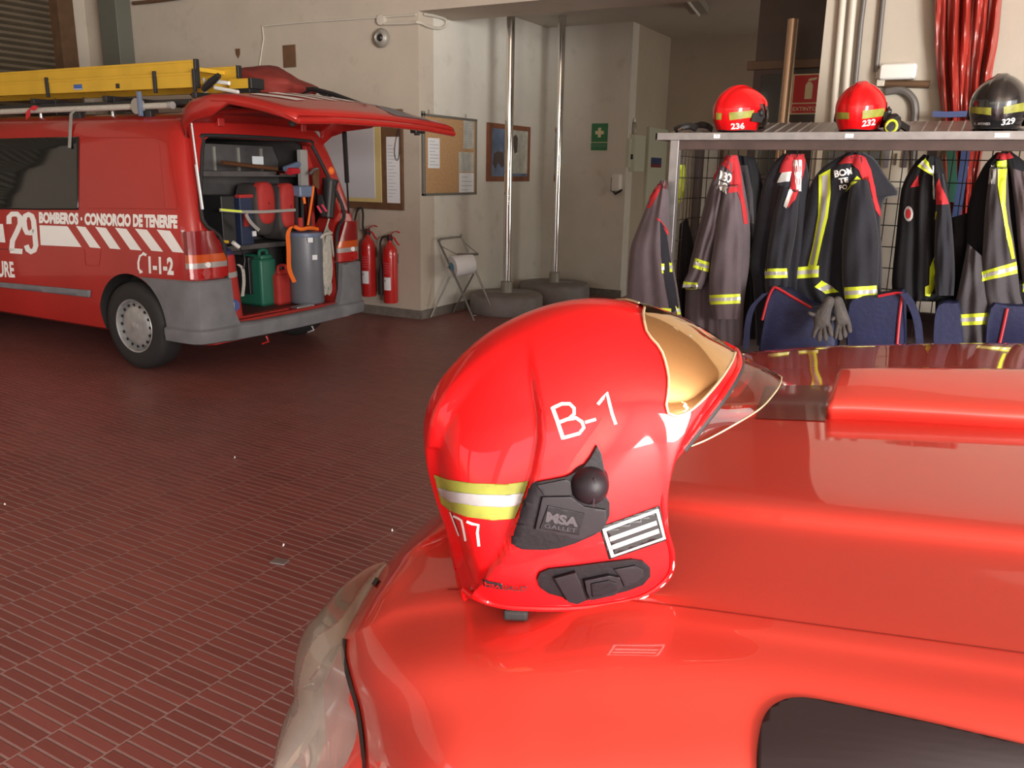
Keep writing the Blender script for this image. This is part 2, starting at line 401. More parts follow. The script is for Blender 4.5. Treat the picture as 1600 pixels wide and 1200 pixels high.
# daylight standing in each open gate
for i, (xa, xb) in enumerate(((-8.6, -4.4), (-3.8, .6), (1.2, 5.6))):
    if LGATE[i] <= 0: continue
    area('gate_daylight', ((xa+xb)/2, YB-.05, 1.6), (R(90), 0, 0), xb-xa, 3.15, LGATE[i], (1.0, 0.97, 0.93))
for i, (ya, yb) in enumerate(((-5.2, -1.2), (-.6, 3.4))):
    area('gate_daylight', (XR-.02, (ya+yb)/2, 1.6), (R(90), 0, R(90)), yb-ya, 3.15, LSIDE[i], (1.0, 0.97, 0.93))
area('window_daylight', (3.15, 9.6, 1.15), (R(90), 0, R(90)), 3.0, 1.5, 80, (1.0, .95, .82))
SC.view_settings.view_transform = 'Standard'; SC.view_settings.look = 'None'; SC.view_settings.gamma = 1; SC.view_settings.exposure = EXPO
SC.view_settings.use_curve_mapping = False
SC.cycles.use_denoising = True
SC.cycles.max_bounces = 8; SC.cycles.diffuse_bounces = 4; SC.cycles.glossy_bounces = 4; SC.cycles.transmission_bounces = 6
SC.cycles.sample_clamp_indirect = 6.0; SC.cycles.caustics_reflective = False; SC.cycles.caustics_refractive = False
# ================================================================= RESCUE VAN
M['vanred'] = mat('van_red_paint', (0.42, 0.018, 0.014), 0.38, coat=.6, coat_r=.08, noise=.12, nscale=2)
M['vaninner'] = mat('van_inner_red', (0.34, 0.02, 0.015), 0.5, noise=.2, nscale=6)
M['vandark'] = mat('van_lining', (0.05, 0.043, 0.042), 0.7, noise=.3, nscale=6)
M['bumper'] = mat('grey_bumper_plastic', (0.185, 0.19, 0.205), 0.5, noise=.18, nscale=9)
M['glassdark'] = mat('tinted_glass', (0.012, 0.014, 0.014), 0.06, spec=.8)
M['sticker'] = mat('white_sticker', (0.92, 0.92, 0.90), 0.4)
M['tailred'] = mat('red_lamp_lens', (0.42, 0.008, 0.008), 0.18, coat=1)
M['taildark'] = mat('dark_red_lamp_lens', (0.22, 0.006, 0.008), 0.2, coat=.5)
M['tailorange'] = mat('orange_lamp_lens', (0.55, 0.075, 0.006), 0.2, coat=1)
M['tailwhite'] = mat('clear_lamp_lens', (0.42, 0.38, 0.37), 0.2, metal=.3, coat=1)
M['rim'] = mat('steel_wheel', (0.42, 0.42, 0.42), 0.4, metal=.45, noise=.2, nscale=20)
M['alu'] = mat('aluminium', (0.55, 0.55, 0.56), 0.35, metal=.9)
VY = 4.85
PROF = [(.24, .80), (.27, .855), (.45, .895), (.70, .90), (.95, .90), (1.08, .888), (1.25, .865), (1.45, .825), (1.62, .775), (1.72, .735), (1.78, .69), (1.83, .60), (1.865, .45), (1.885, .22), (1.89, 0)]
def vsec(x, k=1.0, zt=1.0, lean=0.0, inset=0.0):
    pts = []
    for z, w in PROF:
        zz = .24+(z-.24)*zt if z > 1.0 else z
        pts.append(Vector((x+(-lean*max(0, (z-1.05))/.7 if z > 1.05 else 0), VY-(w*k-inset), zz)))
    return pts+[Vector((p.x, 2*VY-p.y, p.z)) for p in pts[-2::-1]]
van = thing('rescue_van', 'red fire service van with open tailgate, white 29 and diagonal stripes on its side', 'van', (-5.9, VY, 0))
VORG = ORG[van.name]
def evalmesh(o):
    bpy.context.view_layer.update()
    return bpy.data.meshes.new_from_object(o.evaluated_get(bpy.context.evaluated_depsgraph_get()))
def boolcut(o, cutters):
    """difference with cutter objects, applied; the cutters are removed"""
    for c in cutters:
        c.parent = o.parent
        md = o.modifiers.new('b', 'BOOLEAN'); md.object = c; md.operation = 'DIFFERENCE'; md.solver = 'EXACT'
        try: md.material_mode = 'TRANSFER'
        except Exception: pass
    me = evalmesh(o); o.modifiers.clear(); old = o.data; o.data = me; bpy.data.meshes.remove(old)
    for c in cutters:
        m_ = c.data; bpy.data.objects.remove(c); bpy.data.meshes.remove(m_)
mb = MB()
rows = [vsec(-4.72, .955, 1, .20, .03), vsec(-4.735, .975, 1, .20, .015), vsec(-4.78, .99, 1, .19), vsec(-4.95, 1, 1, .10), vsec(-5.2, 1, 1, 0)]
rows += [vsec(x, 1, 1) for x in (-5.6, -6.0, -6.4, -6.8, -7.2, -7.6)]
rows += [vsec(-7.9, 1, .97), vsec(-8.2, .995, .86), vsec(-8.5, .99, .72), vsec(-8.8, .975, .60), vsec(-9.1, .95, .55), vsec(-9.3, .90, .50), vsec(-9.38, .82, .45)]
mb.grid(rows, close_u=True); n = len(rows[0]); o0 = (len(rows)-1)*n
mb.f.append(list(range(n))); mb.mi.append(0); mb.f.append([o0+k for k in range(n)][::-1]); mb.mi.append(0)
body = mb.build('body', [M['vanred'], M['vaninner'], M['vandark'], M['rubber']], van, smooth=True, angle=40)
def cutter(mb_, m_):
    return mb_.build('cut', m_, van)
OPEN = [(4.33, .365), (5.39, .365), (5.46, .42), (5.47, .95), (5.60, 1.13), (5.50, 1.45), (5.41, 1.66), (5.33, 1.705), (4.37, 1.705), (4.29, 1.66), (4.20, 1.45), (4.10, 1.13), (4.25, .95), (4.25, .42)]
cuts = [cutter(MB().prism([(-4.4, y, z) for y, z in OPEN], (-.70, 0, 0)), M['vaninner']),
        cutter(MB().prism([(-5.0, y, z) for y, z in [(4.17, .375), (5.53, .375), (5.53, .80), (5.64, .84), (5.64, 1.10), (5.52, 1.50), (5.42, 1.70), (4.28, 1.70), (4.18, 1.50), (4.06, 1.10), (4.06, .84), (4.17, .80)]], (-1.6, 0, 0)), M['vandark']),
        cutter(MB().cyl((-5.40, 3.7, .335), (-5.40, 4.14, .335), .385, 48), M['rubber']),
        cutter(MB().cyl((-5.40, 5.56, .335), (-5.40, 6.0, .335), .385, 48), M['rubber']),
        cutter(MB().cyl((-8.40, 3.7, .335), (-8.40, 4.2, .335), .385, 48), M['rubber']),
        cutter(MB().cyl((-8.40, 5.5, .335), (-8.40, 6.0, .335), .385, 48), M['rubber'])]
boolcut(body, cuts)
body.data.polygons.foreach_set('use_smooth', [True]*len(body.data.polygons)); body.data.set_sharp_from_angle(angle=R(32))
vb = bvh_of([body])
def vshape(name, px, m_, off, parent=van, cell=6, bvh=None):
    return lay_px(cutup(poly2d(px), cell), bvh or vb, off).build(name, m_, parent, smooth=True)
def sheet(name, px, m_, d, parent, off=.002, cell=6, bvh=None):
    """raised panel that follows the surface, with solid edges"""
    o = vshape(name, px, m_, off, parent, cell, bvh); md = o.modifiers.new('s', 'SOLIDIFY'); md.thickness = d; md.offset = 1
    return o
# side window, pressed panel, trim, door seams, filler flap
sheet('side_window', [(-70, 216), (2, 217), (124, 214), (123, 328), (60, 328), (-70, 326)], M['glassdark'], .004, van)
def seam(pts, w=.7, name='panel_seam', m_=None):
    return lay_px(cutup(strokes2d([pts], w), 8), vb, .0012).build(name, m_ or M['black'], van, smooth=True)
seam([(-5, 389), (40, 391)], .9); seam([(24, 560), (24, 480)], .1) if False else None
s_ = [(130, 215), (240, 215), (262, 222), (279, 320), (276, 327), (136, 325)]
seam(s_, .9, 'panel_seam', M['vaninner']); seam([(248, 222), (257, 322)], 1.3, 'panel_seam', M['vanred'])
seam([(132, 390), (134, 414), (155, 416), (158, 390)], .7, 'filler_flap', M['vaninner'])
sheet('side_trim', [(-80, 436), (0, 440.5), (143, 453.5), (142, 464.5), (0, 448), (-80, 440)], M['bumper'], .012, van)
arch_seam = seam([(148, 450), (158, 428), (176, 436)], .1) if False else None
# lettering on the side
def vtext(s, q, bold=.02, name='lettering', cell=6, m_=None, sp=1.0, shear=0.0):
    return lay_px(cutup(warp(text2d(s, bold, 3, sp, shear), q), cell), vb, .0022).build(name, m_ or M['sticker'], van)
lay_px(cutup(strokes2d([[(14.5, 350), (14.5, 339), (19, 334.5), (27, 334.5), (31.5, 339), (32, 350), (27, 362), (20, 376), (18.5, 391.5)], [(16, 391.5), (35.5, 393)]], 8.2), 5), vb, .0022).build('digit_two', M['sticker'], van)
lay_px(cutup(strokes2d([[(41.5, 383), (44, 390), (49, 393.5), (54, 391), (56.5, 384), (53, 345), (50, 337.5), (45, 335), (40, 337.5), (38, 345), (39.5, 357), (42.5, 363.5), (48, 364), (53.5, 360)]], 8.2), 5), vb, .0024).build('digit_nine', M['sticker'], van)
vtext('BOMBEROS · CONSORCIO DE TENERIFE', [(61.5, 349), (277.5, 357.5), (277.5, 336), (61, 331)], .06)
vtext('URE', [(-3, 433), (24, 434), (21, 409), (-4, 407)], .035)
vtext('1-1-2', [(233, 427), (272, 430), (271, 402), (232, 400)], .045)
lay_px(cutup(strokes2d([[(226, 396), (219, 400), (216.5, 410), (217, 420), (221, 425)]], 3.2), 5), vb, .0022).build('phone_mark', M['sticker'], van)
lay_px(cutup(strokes2d([[(223, 395), (229, 399)], [(218, 425.5), (223, 424)]], 4), 5), vb, .0025).build('phone_mark', M['sticker'], van)
bars = [[(62, 352), (106, 353.5), (128, 386), (64, 383)], [(-10, 350), (5, 350), (9, 379), (-10, 378)]]
for a_, b_, c_, d_ in ((119, 134, 158, 141), (149, 166, 189, 172), (180, 198, 222, 204), (211, 230, 255.5, 237), (245, 266, 288, 270)):
    bars.append([(a_, 353+(a_-119)*.045), (b_, 354+(b_-119)*.045), (c_, 387.5+(c_-150)*.055), (d_, 387+(d_-150)*.055)])
bars.append([(283, 360), (288, 360), (288, 368)])
for b_ in bars: lay_px(cutup(poly2d(b_), 6), vb, .0022).build('stripe', M['sticker'], van)
# ---- bumper
path = [(-5.35, 3.94), (-5.1, 3.935), (-4.86, 3.928), (-4.745, 3.935), (-4.69, 3.965), (-4.665, 4.03), (-4.655, 4.12), (-4.655, 4.245), (-4.662, 4.26), (-4.66, 4.30), (-4.645, 4.5), (-4.635, 4.85)]
path = path+[(x, 2*VY-y) for x, y in path[-2::-1]]
rows = []
for i, (x, y) in enumerate(path):
    yy = abs(y-VY); top = .715 if yy > .598 else (.50 if yy > .585 else (.385 if yy > .54 else .372)); bot = .262 if yy > .7 else .252
    a = Vector((*path[max(i-1, 0)], 0)); b = Vector((*path[min(i+1, len(path)-1)], 0)); t = (b-a).normalized(); nn = Vector((t.y, -t.x, 0))
    P = Vector((x, y, 0)); zz = [bot, bot+.012, .33, .36, .375, top-.012, top]; zz = [min(z, top) for z in zz]
    oo = [-.02, .008, .018, .016, -.006 if top > .5 else .0, -.008 if top > .5 else -.002, -.022]
    outer = [P+nn*o_+Vector((0, 0, z)) for z, o_ in zip(zz, oo)]; inner = [P-nn*.05+Vector((0, 0, z)) for z in (top, bot)]
    rows.append(outer+inner)
mb = MB(); mb.grid(rows, close_u=True); n = len(rows[0]); o0 = (len(rows)-1)*n
mb.f.append(list(range(n))); mb.mi.append(0); mb.f.append([o0+k for k in range(n)][::-1]); mb.mi.append(0)
bump = mb.build('bumper', [M['bumper']], van, smooth=True, angle=40)
boolcut(bump, [cutter(MB().cyl((-5.40, 3.5, .335), (-5.40, 4.3, .335), .392, 48), M['bumper']), cutter(MB().cyl((-5.40, 5.4, .335), (-5.40, 6.2, .335), .392, 48), M['bumper'])])
bump.data.polygons.foreach_set('use_smooth', [True]*len(bump.data.polygons)); bump.data.set_sharp_from_angle(angle=R(32))
# towing eyes under it
MB().tube([(-4.63, 4.52, .25), (-4.61, 4.52, .21), (-4.66, 4.50, .19)], .008, 8).build('towing_eye', M['tailred'], van, smooth=True)
MB().tube([(-4.63, 5.02, .25), (-4.61, 5.02, .22), (-4.66, 5.0, .20)], .008, 8).build('towing_eye', M['alu'], van, smooth=True)
# ---- tail lamps: rounded lens blocks split in bands
def lamp(side):
    s = -1 if side == 'n' else 1
    root = None
    bands = [(.728, .80, 'tailred'), (.80, .838, 'tailwhite'), (.838, .895, 'tailorange'), (.895, 1.055, 'taildark')]
    for k, (z0, z1, m_) in enumerate(bands):
        rows = []
        for z in [z0+(z1-z0)*j/4 for j in range(5)]:
            inn = .60 if z < .85 else .60+(z-.85)/.2*.10; out = .905; xr = -4.70
            f = lambda w: VY+s*w
            r_ = [(-4.77, f(out)), (-4.735, f(out)), (-4.71, f(out-.03)), (-4.698, f(out-.08)), (-4.692, f(inn+.04)), (-4.70, f(inn)), (-4.73, f(inn))]
            rows.append([Vector((x, y, z)) for x, y in r_])
        mb = MB(); mb.grid(rows); nn = len(rows[0])
        mb.f.append(list(range(nn))); mb.mi.append(0); mb.f.append([4*nn+q for q in range(nn)][::-1]); mb.mi.append(0)
        if root is None: root = mb.build('tail_lamp', M[m_], van, smooth=True)
        else: mb.build('lens_band', M[m_], root, smooth=True)
    MB().cyl((-4.70, VY+s*.80, .765), (-4.686, VY+s*.80, .765), .035, 16).build('lamp_bulb', M['tailred'], root, smooth=True)
    MB().cyl((-4.70, VY+s*.78, .822), (-4.686, VY+s*.78, .822), .02, 16).build('lamp_bulb', M['sticker'], root, smooth=True)
lamp('n'); lamp('f')
# ---- wheels
def wheel(x, y, s):
    """s=-1: outer face towards -Y"""
    prof = [(.20, -.10), (.27, -.105), (.315, -.09), (.328, -.05), (.33, 0), (.328, .05), (.315, .09), (.27, .105), (.20, .10)]
    c = (x, y, .33); ax = (0, s, 0)
    t = MB().lathe(c, prof, 48, ax, cap=False).build('wheel', M['rubber'], van, smooth=True, angle=60)
    MB().lathe(c, [(.203, .096), (.198, .104), (.188, .098), (.182, .06), (.168, .062), (.15, .08), (.125, .088), (.10, .092), (.0001, .096)], 40, ax, cap=False).build('rim', M['rim'], t, smooth=True, angle=50)
    h = MB()
    for k in range(16):
        a = 2*math.pi*k/16; q = Vector((x+.157*math.cos(a), y+s*.0815, .33+.157*math.sin(a)))
        h.lathe(q, [(.0115, 0), (.0115, .004)], 10, ax)
    h.build('rim_hole', M['black'], t)
    MB().lathe((x, y+s*.092, .33), [(.04, 0), (.038, .010), (.0, .014)], 24, ax).build('hub_cap', M['rim'], t, smooth=True)
for x in (-5.40, -8.40):
    wheel(x, 4.06, -1); wheel(x, 5.64, 1)
# seal around the opening, inner sill
pts = [Vector((-4.725-.20*max(0, (z-1.05))/.7, y, z)) for y, z in OPEN]
pts = catmull(pts, 4, closed=True)
MB().tube(pts+[pts[0], pts[1]], .014, 8).build('door_seal', M['rubber'], van, smooth=True)
MB().box((-4.86, 4.30, .366), (-4.70, 5.40, .392), .006).build('load_sill', M['vaninner'], van)
MB().box((-4.79, 4.95, .392), (-4.71, 5.15, .405), .004).build('latch', M['alu'], van)
MB().box((-4.705, 5.475, .66), (-4.665, 5.53, .71), .006).build('bump_stop', M['rubber'], van)
# ---- tailgate
ST = [(-4.93, 1.80, .69), (-4.86, 1.885, .76), (-4.72, 1.93, .80), (-4.5, 1.955, .83), (-4.3, 1.945, .85), (-4.1, 1.915, .87), (-3.95, 1.885, .88), (-3.82, 1.855, .885), (-3.72, 1.82, .88)]
rows = []
for x, z, w in ST:
    fl = .14 if x < -4.38 else .05; r_ = []; bu = .03 if -4.6 < x < -3.9 else 0
    for t, dz in ((-1.0, -fl), (-1.0, -.035), (-.985, -.012), (-.95, 0), (-.8, .006), (-.5, .016+bu*.7), (0, .024+bu), (.5, .016+bu*.7), (.8, .006), (.95, 0), (.985, -.012), (1.0, -.035), (1.0, -fl)):
        r_.append(Vector((x, VY+w*t, z+dz)))
    rows.append(r_)
mb = MB(); mb.grid(rows)
tg = mb.build('tailgate', M['vanred'], van, smooth=True, angle=40)
md = tg.modifiers.new('s', 'SOLIDIFY'); md.thickness = .03; md.offset = -1
tb = bvh_of([tg])
# rim that runs round its underside
rim_ = [Vector((x, VY-w+.02, z-.05)) for x, z, w in ST[3:]]+[Vector((-3.72, VY-.5, 1.79)), Vector((-3.70, VY, 1.795)), Vector((-3.72, VY+.5, 1.79))]+[Vector((x, VY+w-.02, z-.05)) for x, z, w in ST[3:][::-1]]
MB().tube(rim_, .022, 8).build('tailgate_rim', M['vanred'], tg, smooth=True)
MB().box((-4.0, 4.25, 1.80), (-3.82, 5.45, 1.84), .01).build('tailgate_lining', M['vandark'], tg)
MB().box((-4.80, 4.30, 1.845), (-4.15, 5.40, 1.875), .01).build('window_liner', M['vaninner'], tg)
for y in (4.45, 5.30): MB().box((-4.97, y-.03, 1.77), (-4.88, y+.03, 1.83), .008).build('hinge', M['vanred'], tg)
for y in (4.16, 5.52): MB().cyl((-3.93, y, 1.75), (-3.93, y, 1.83), .022, 14).build('bump_stop', M['rubber'], tg, smooth=True)
MB().box((-3.84, 5.30, 1.755), (-3.78, 5.42, 1.81), .012).build('lock', M['black'], tg)
def tsheet(name, px, m_, d=.003, off=.002, cell=6):
    o = lay_px(cutup(poly2d(px), cell), tb, off).build(name, m_, tg, smooth=True); md = o.modifiers.new('s', 'SOLIDIFY'); md.thickness = d; md.offset = 1; return o
tp = lambda x, y: Vector((x, y, 0))
def top_patch(name, x0, x1, y0, y1, m_, off=.004, sk=0.0, nx=5, ny=5):
    rows = []
    for i in range(nx+1):
        x = x0+(x1-x0)*i/nx; r_ = []
        for j in range(ny+1):
            y = y0+(y1-y0)*j/ny+sk*(i/nx); h = tb.ray_cast(Vector((x, y, 3)), Vector((0, 0, -1)))
            if h[0] is None: h = (Vector((x, y, 1.85)),)
            r_.append(h[0]+Vector((0, 0, off)))
        rows.append(r_)
    return MB().grid(rows).build(name, m_, tg, smooth=True)
top_patch('rear_window', -4.80, -4.32, 4.35, 5.35, M['glassdark'])
for k in range(7): top_patch('stripe', -4.30, -3.98, 4.16+k*.17, 4.25+k*.17, M['sticker'], sk=.10)
top_patch('plate_recess', -3.98, -3.78, 5.05, 5.50, M['bumper'])
# gas struts from the pillars to the gate
MB().tube([(-4.74, 4.10, 1.20), (-4.78, 4.09, 1.84)], .008, 8).tube([(-4.74, 4.10, 1.20), (-4.765, 4.095, 1.5)], .012, 8).build('gas_strut', M['alu'], van, smooth=True)
a_, b_ = Vector((-4.75, 5.66, 1.12)), X0(538, 207, -4.55)
MB().tube([a_, a_.lerp(b_, .42)], .008, 8).tube([a_.lerp(b_, .40), b_], .019, 8).build('gas_strut', M['black'], van, smooth=True)
# ================================================================= NEAR VEHICLE (bonnet the helmet stands on)
def paint(name, col, rough, coat, flake=0.0):
    return mat(name, col, rough, coat=coat, coat_r=.035, noise=.04, nscale=1.5)
M['bonnet'] = paint('bonnet_red_paint', (0.70, 0.050, 0.034), 0.45, 1.0)
M['lens'] = None
def thin_glass(name, tint, gl=.12, rough=.03, milk=0.0):
    m, nt, b = node_mat(name); nt.nodes.remove(b); N = nt.nodes.new; L = nt.links.new; out = nt.nodes['Material Output']
    t = N('ShaderNodeBsdfTransparent'); t.inputs[0].default_value = (*tint, 1); g = N('ShaderNodeBsdfGlossy'); g.inputs['Roughness'].default_value = rough
    f = N('ShaderNodeFresnel'); f.inputs['IOR'].default_value = 1.45; a = N('ShaderNodeMath'); a.operation = 'ADD'; a.inputs[1].default_value = gl; L(f.outputs[0], a.inputs[0]); a.use_clamp = True
    x = N('ShaderNodeMixShader'); L(a.outputs[0], x.inputs[0]); L(g.outputs[0], x.inputs[2]); L(x.outputs[0], out.inputs['Surface'])
    if milk > 0:
        df = N('ShaderNodeBsdfDiffuse'); df.inputs[0].default_value = (.75, .68, .60, 1); y = N('ShaderNodeMixShader'); y.inputs[0].default_value = milk; L(t.outputs[0], y.inputs[1]); L(df.outputs[0], y.inputs[2]); L(y.outputs[0], x.inputs[1])
    else: L(t.outputs[0], x.inputs[1])
    return m
M['lens'] = thin_glass('headlight_lens', (.82, .78, .72), .05, .10, .20)
M['reflector'] = mat('headlight_reflector', (.60, .50, .42), .35, metal=.3, noise=.3, nscale=25)
VF = Vector((-.996, -.085, 0)); VL = Vector((-.085, .996, 0))   # towards the front of the vehicle / across it, away from the camera
HR = [
 # near flank, below the frame
 [(575,1290,.80),(640,1300,.93),(720,1300,1.01),(800,1300,1.04),(900,1300,1.05),(1050,1300,1.055),(1300,1300,1.06),(1600,1330,1.06),(2100,1400,1.06)],
 [(569,1200,.93),(610,1205,1.00),(680,1205,1.05),(780,1205,1.068),(900,1205,1.076),(1050,1205,1.080),(1300,1205,1.087),(1600,1240,1.09),(2100,1320,1.10)],
 [(559,1110,.99),(600,1115,1.04),(670,1110,1.075),(780,1105,1.09),(900,1105,1.095),(1050,1115,1.098),(1300,1130,1.105),(1600,1170,1.115),(2100,1260,1.13)],
 [(545,1058,1.02),(585,1050,1.065),(650,1038,1.09),(770,1025,1.103),(900,1028,1.110),(1050,1040,1.114),(1300,1065,1.120),(1600,1110,1.13),(2100,1190,1.145)],
 [(540,1012,1.035),(575,992,1.075),(635,972,1.088),(760,960,1.102),(900,970,1.116),(1050,985,1.121),(1300,1018,1.128),(1600,1064,1.138),(2100,1140,1.155)],
 [(541,990,1.04),(575,968,1.078),(640,940,1.092),(760,925,1.106),(900,930,1.121),(1050,947,1.127),(1300,981,1.135),(1600,1022,1.146),(2100,1092,1.162)],
 [(562,948,1.04),(602,918,1.084),(665,888,1.092),(780,855,1.106),(900,848,1.126),(1050,856,1.138),(1300,885,1.146),(1600,925,1.157),(2100,990,1.172)],
 [(590,902,1.04),(632,874,1.085),(692,842,1.096),(800,806,1.112),(920,790,1.133),(1050,806,1.146),(1300,834,1.155),(1600,866,1.166),(2100,918,1.181)],
 [(604,882,1.04),(650,850,1.09),(715,812,1.120),(820,770,1.140),(940,752,1.152),(1050,768,1.161),(1300,793,1.171),(1600,822,1.182),(2100,870,1.197)],
 [(640,842,1.04),(690,805,1.09),(755,765,1.122),(860,725,1.145),(970,708,1.158),(1070,712,1.167),(1300,728,1.177),(1600,750,1.188),(2100,790,1.202)],
 [(690,797,1.03),(740,760,1.085),(800,718,1.122),(900,680,1.147),(1000,665,1.160),(1090,658,1.168),(1300,662,1.180),(1600,678,1.191),(2100,705,1.204)],
 [(790,725,1.02),(845,690,1.075),(900,660,1.112),(980,635,1.138),(1060,616,1.150),(1135,606,1.158),(1300,603,1.168),(1600,612,1.178),(2100,630,1.190)],
 [(880,660,.99),(935,630,1.045),(990,606,1.085),(1050,592,1.110),(1110,583,1.125),(1170,576,1.133),(1310,571,1.143),(1600,574,1.153),(2100,585,1.165)],
 [(960,612,.95),(1000,592,1.0),(1040,577,1.035),(1085,565,1.06),(1130,556,1.072),(1180,549,1.08),(1310,540,1.092),(1600,536,1.105),(2100,542,1.12)],
]
rows = [[on(x, y, 2, z) for x, y, z in r_] for r_ in HR]
far = rows[-1]; rows.append([p+VL*.05+Vector((0, 0, -.035)) for p in far]); rows.append([p+VL*.085+Vector((0, 0, -.10)) for p in far]); rows.append([p+VL*.10+Vector((0, 0, -.55)) for p in far])
near = rows[0]
for dz in (.012, .04, .12): rows.insert(0, [Vector((p.x, p.y-.002-dz*.05, p.z-dz)) for p in near])
rows.insert(0, [Vector((p.x, p.y-.01, .45)) for p in near])
# smooth the net in both directions
nu = 6
cols = [catmull(r_, nu) for r_ in rows]
K = len(cols[0]); lines = []
for k in range(K): lines.append(catmull([c[k] for c in cols], 5))
# lines[k] runs across the vehicle at station k
car = thing('parked_vehicle', 'glossy red bonnet and headlight of the parked vehicle the big helmet stands on', 'vehicle', (0.2, 1.3, 0))
mb = MB(); mb.grid([[lines[k][i] for k in range(K)] for i in range(len(lines[0]))])
# close the front and the back
fr = [lines[0][i] for i in range(len(lines[0]))]; bk = [lines[-1][i] for i in range(len(lines[0]))]
nf = len(fr)
mb.grid([fr, [Vector((p.x-.03, p.y, max(.45, p.z-.06))) for p in fr], [Vector((p.x-.05, p.y, .45)) for p in fr]])
mb.grid([bk, [Vector((p.x+.02, p.y, .45)) for p in bk]])
skin = mb.build('bonnet', [M['bonnet'], M['black']], car, smooth=True, angle=60, fix=False)
bm = bmesh.new(); bm.from_mesh(skin.data); bmesh.ops.remove_doubles(bm, verts=bm.verts[:], dist=.0005); bmesh.ops.recalc_face_normals(bm, faces=bm.faces[:]); bm.to_mesh(skin.data); bm.free()
M['inset'] = mat('black_inset_plastic', (.018, .010, .012), .5)
# black recess in the near flank: faces pushed in behind a sharp rounded outline
hb0 = bvh_of([skin])
AR = [(1186, 1300), (1182, 1200), (1186, 1150), (1196, 1118), (1216, 1100), (1246, 1093), (1300, 1100), (1450, 1131), (1600, 1165), (1800, 1212), (2050, 1275), (2050, 1390)]
arc = [Vector((x, y, 0)) for x, y in AR]
def inside(x, y, P):
    c = False; j = len(P)-1
    for i in range(len(P)):
        if (P[i][1] > y) != (P[j][1] > y) and x < (P[j][0]-P[i][0])*(y-P[i][1])/(P[j][1]-P[i][1])+P[i][0]: c = not c
        j = i
    return c
if 0:
  rim = []
  for x, y in [(v.x, v.y) for v in catmull(arc, 5)]:
    pass
hb = bvh_of([skin])
PB = [(v.x, v.y) for v in catmull(arc, 5)]
inl = lay_px(cutup(poly2d(PB), 14), hb, .0012).build('black_inset', M['inset'], car, smooth=True); md = inl.modifiers.new('s', 'SOLIDIFY'); md.thickness = .002; md.offset = 1
def hood_line(px, w, name, m_, off=.0006, cell=12):
    P = [(v.x, v.y) for v in catmull([Vector((x, y, 0)) for x, y in px], 8)]
    return lay_px(strokes2d([P], w), hb, off).build(name, m_, car, smooth=True)
hood_line([(700, 921), (800, 921), (900, 930), (1050, 946), (1300, 980), (1600, 1021), (1900, 1064)], 1.5, 'panel_gap', M['vaninner'])
hood_line([(592, 905), (565, 948), (545, 985), (539, 1010), (541, 1035), (549, 1066), (561, 1110), (568, 1160), (571, 1215)], 6.5, 'rubber_seal', M['rubber'], .002)
# ---- scoop
S = []
for (bx, by, bz), (rx, ry, rz) in (((1291, 661, 1.183), (1312, 577, 1.228)), ((1340, 663, 1.184), (1350, 576, 1.232)), ((1450, 669, 1.188), (1450, 576, 1.236)), ((1600, 678, 1.193), (1600, 578, 1.240)), ((1850, 691, 1.199), (1850, 584, 1.246)), ((2100, 705, 1.205), (2100, 592, 1.252))):
    b_ = on(bx, by, 2, bz-.012); b1 = on(bx, by-1.5, 2, bz+.004); m1 = on(bx+(rx-bx)*.15, by+(ry-by)*.30, 2, bz+(rz-bz)*.38); m2 = on(bx+(rx-bx)*.45, by+(ry-by)*.65, 2, bz+(rz-bz)*.74); r_ = on(rx, ry, 2, rz)
    S.append(resamp(catmull([b_, m1, m2, r_, r_+VL*.02+Vector((0, 0, -.008)), r_+VL*.05+Vector((0, 0, -.035)), r_+VL*.08+Vector((0, 0, -.10))], 6), 40))
S2 = [catmull([s[i] for s in S], 5) for i in range(40)]
mb = MB(); mb.grid(S2); sc_ = mb.build('air_scoop', M['bonnet'], car, smooth=True, angle=60)
md = sc_.modifiers.new('s', 'SOLIDIFY'); md.thickness = .006; md.offset = -1
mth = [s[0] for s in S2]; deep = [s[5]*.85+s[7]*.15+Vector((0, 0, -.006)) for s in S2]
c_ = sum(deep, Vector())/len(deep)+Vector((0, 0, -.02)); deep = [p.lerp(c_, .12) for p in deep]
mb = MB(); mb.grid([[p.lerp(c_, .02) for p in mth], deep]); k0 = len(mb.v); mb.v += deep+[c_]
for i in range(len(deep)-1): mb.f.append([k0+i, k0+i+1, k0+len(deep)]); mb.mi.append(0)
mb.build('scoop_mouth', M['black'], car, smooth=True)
ik = lay_px(cutup(poly2d([(1196, 604), (1240, 603), (1296, 603), (1290, 630), (1290, 659), (1180, 655), (1186, 630)]), 8), hb, .0012).build('intake_shade', mat('intake_shade_red', (.17, .016, .012), .38, coat=.3), car, smooth=True)  # dark red patch laid on the bonnet as painted shade before the scoop
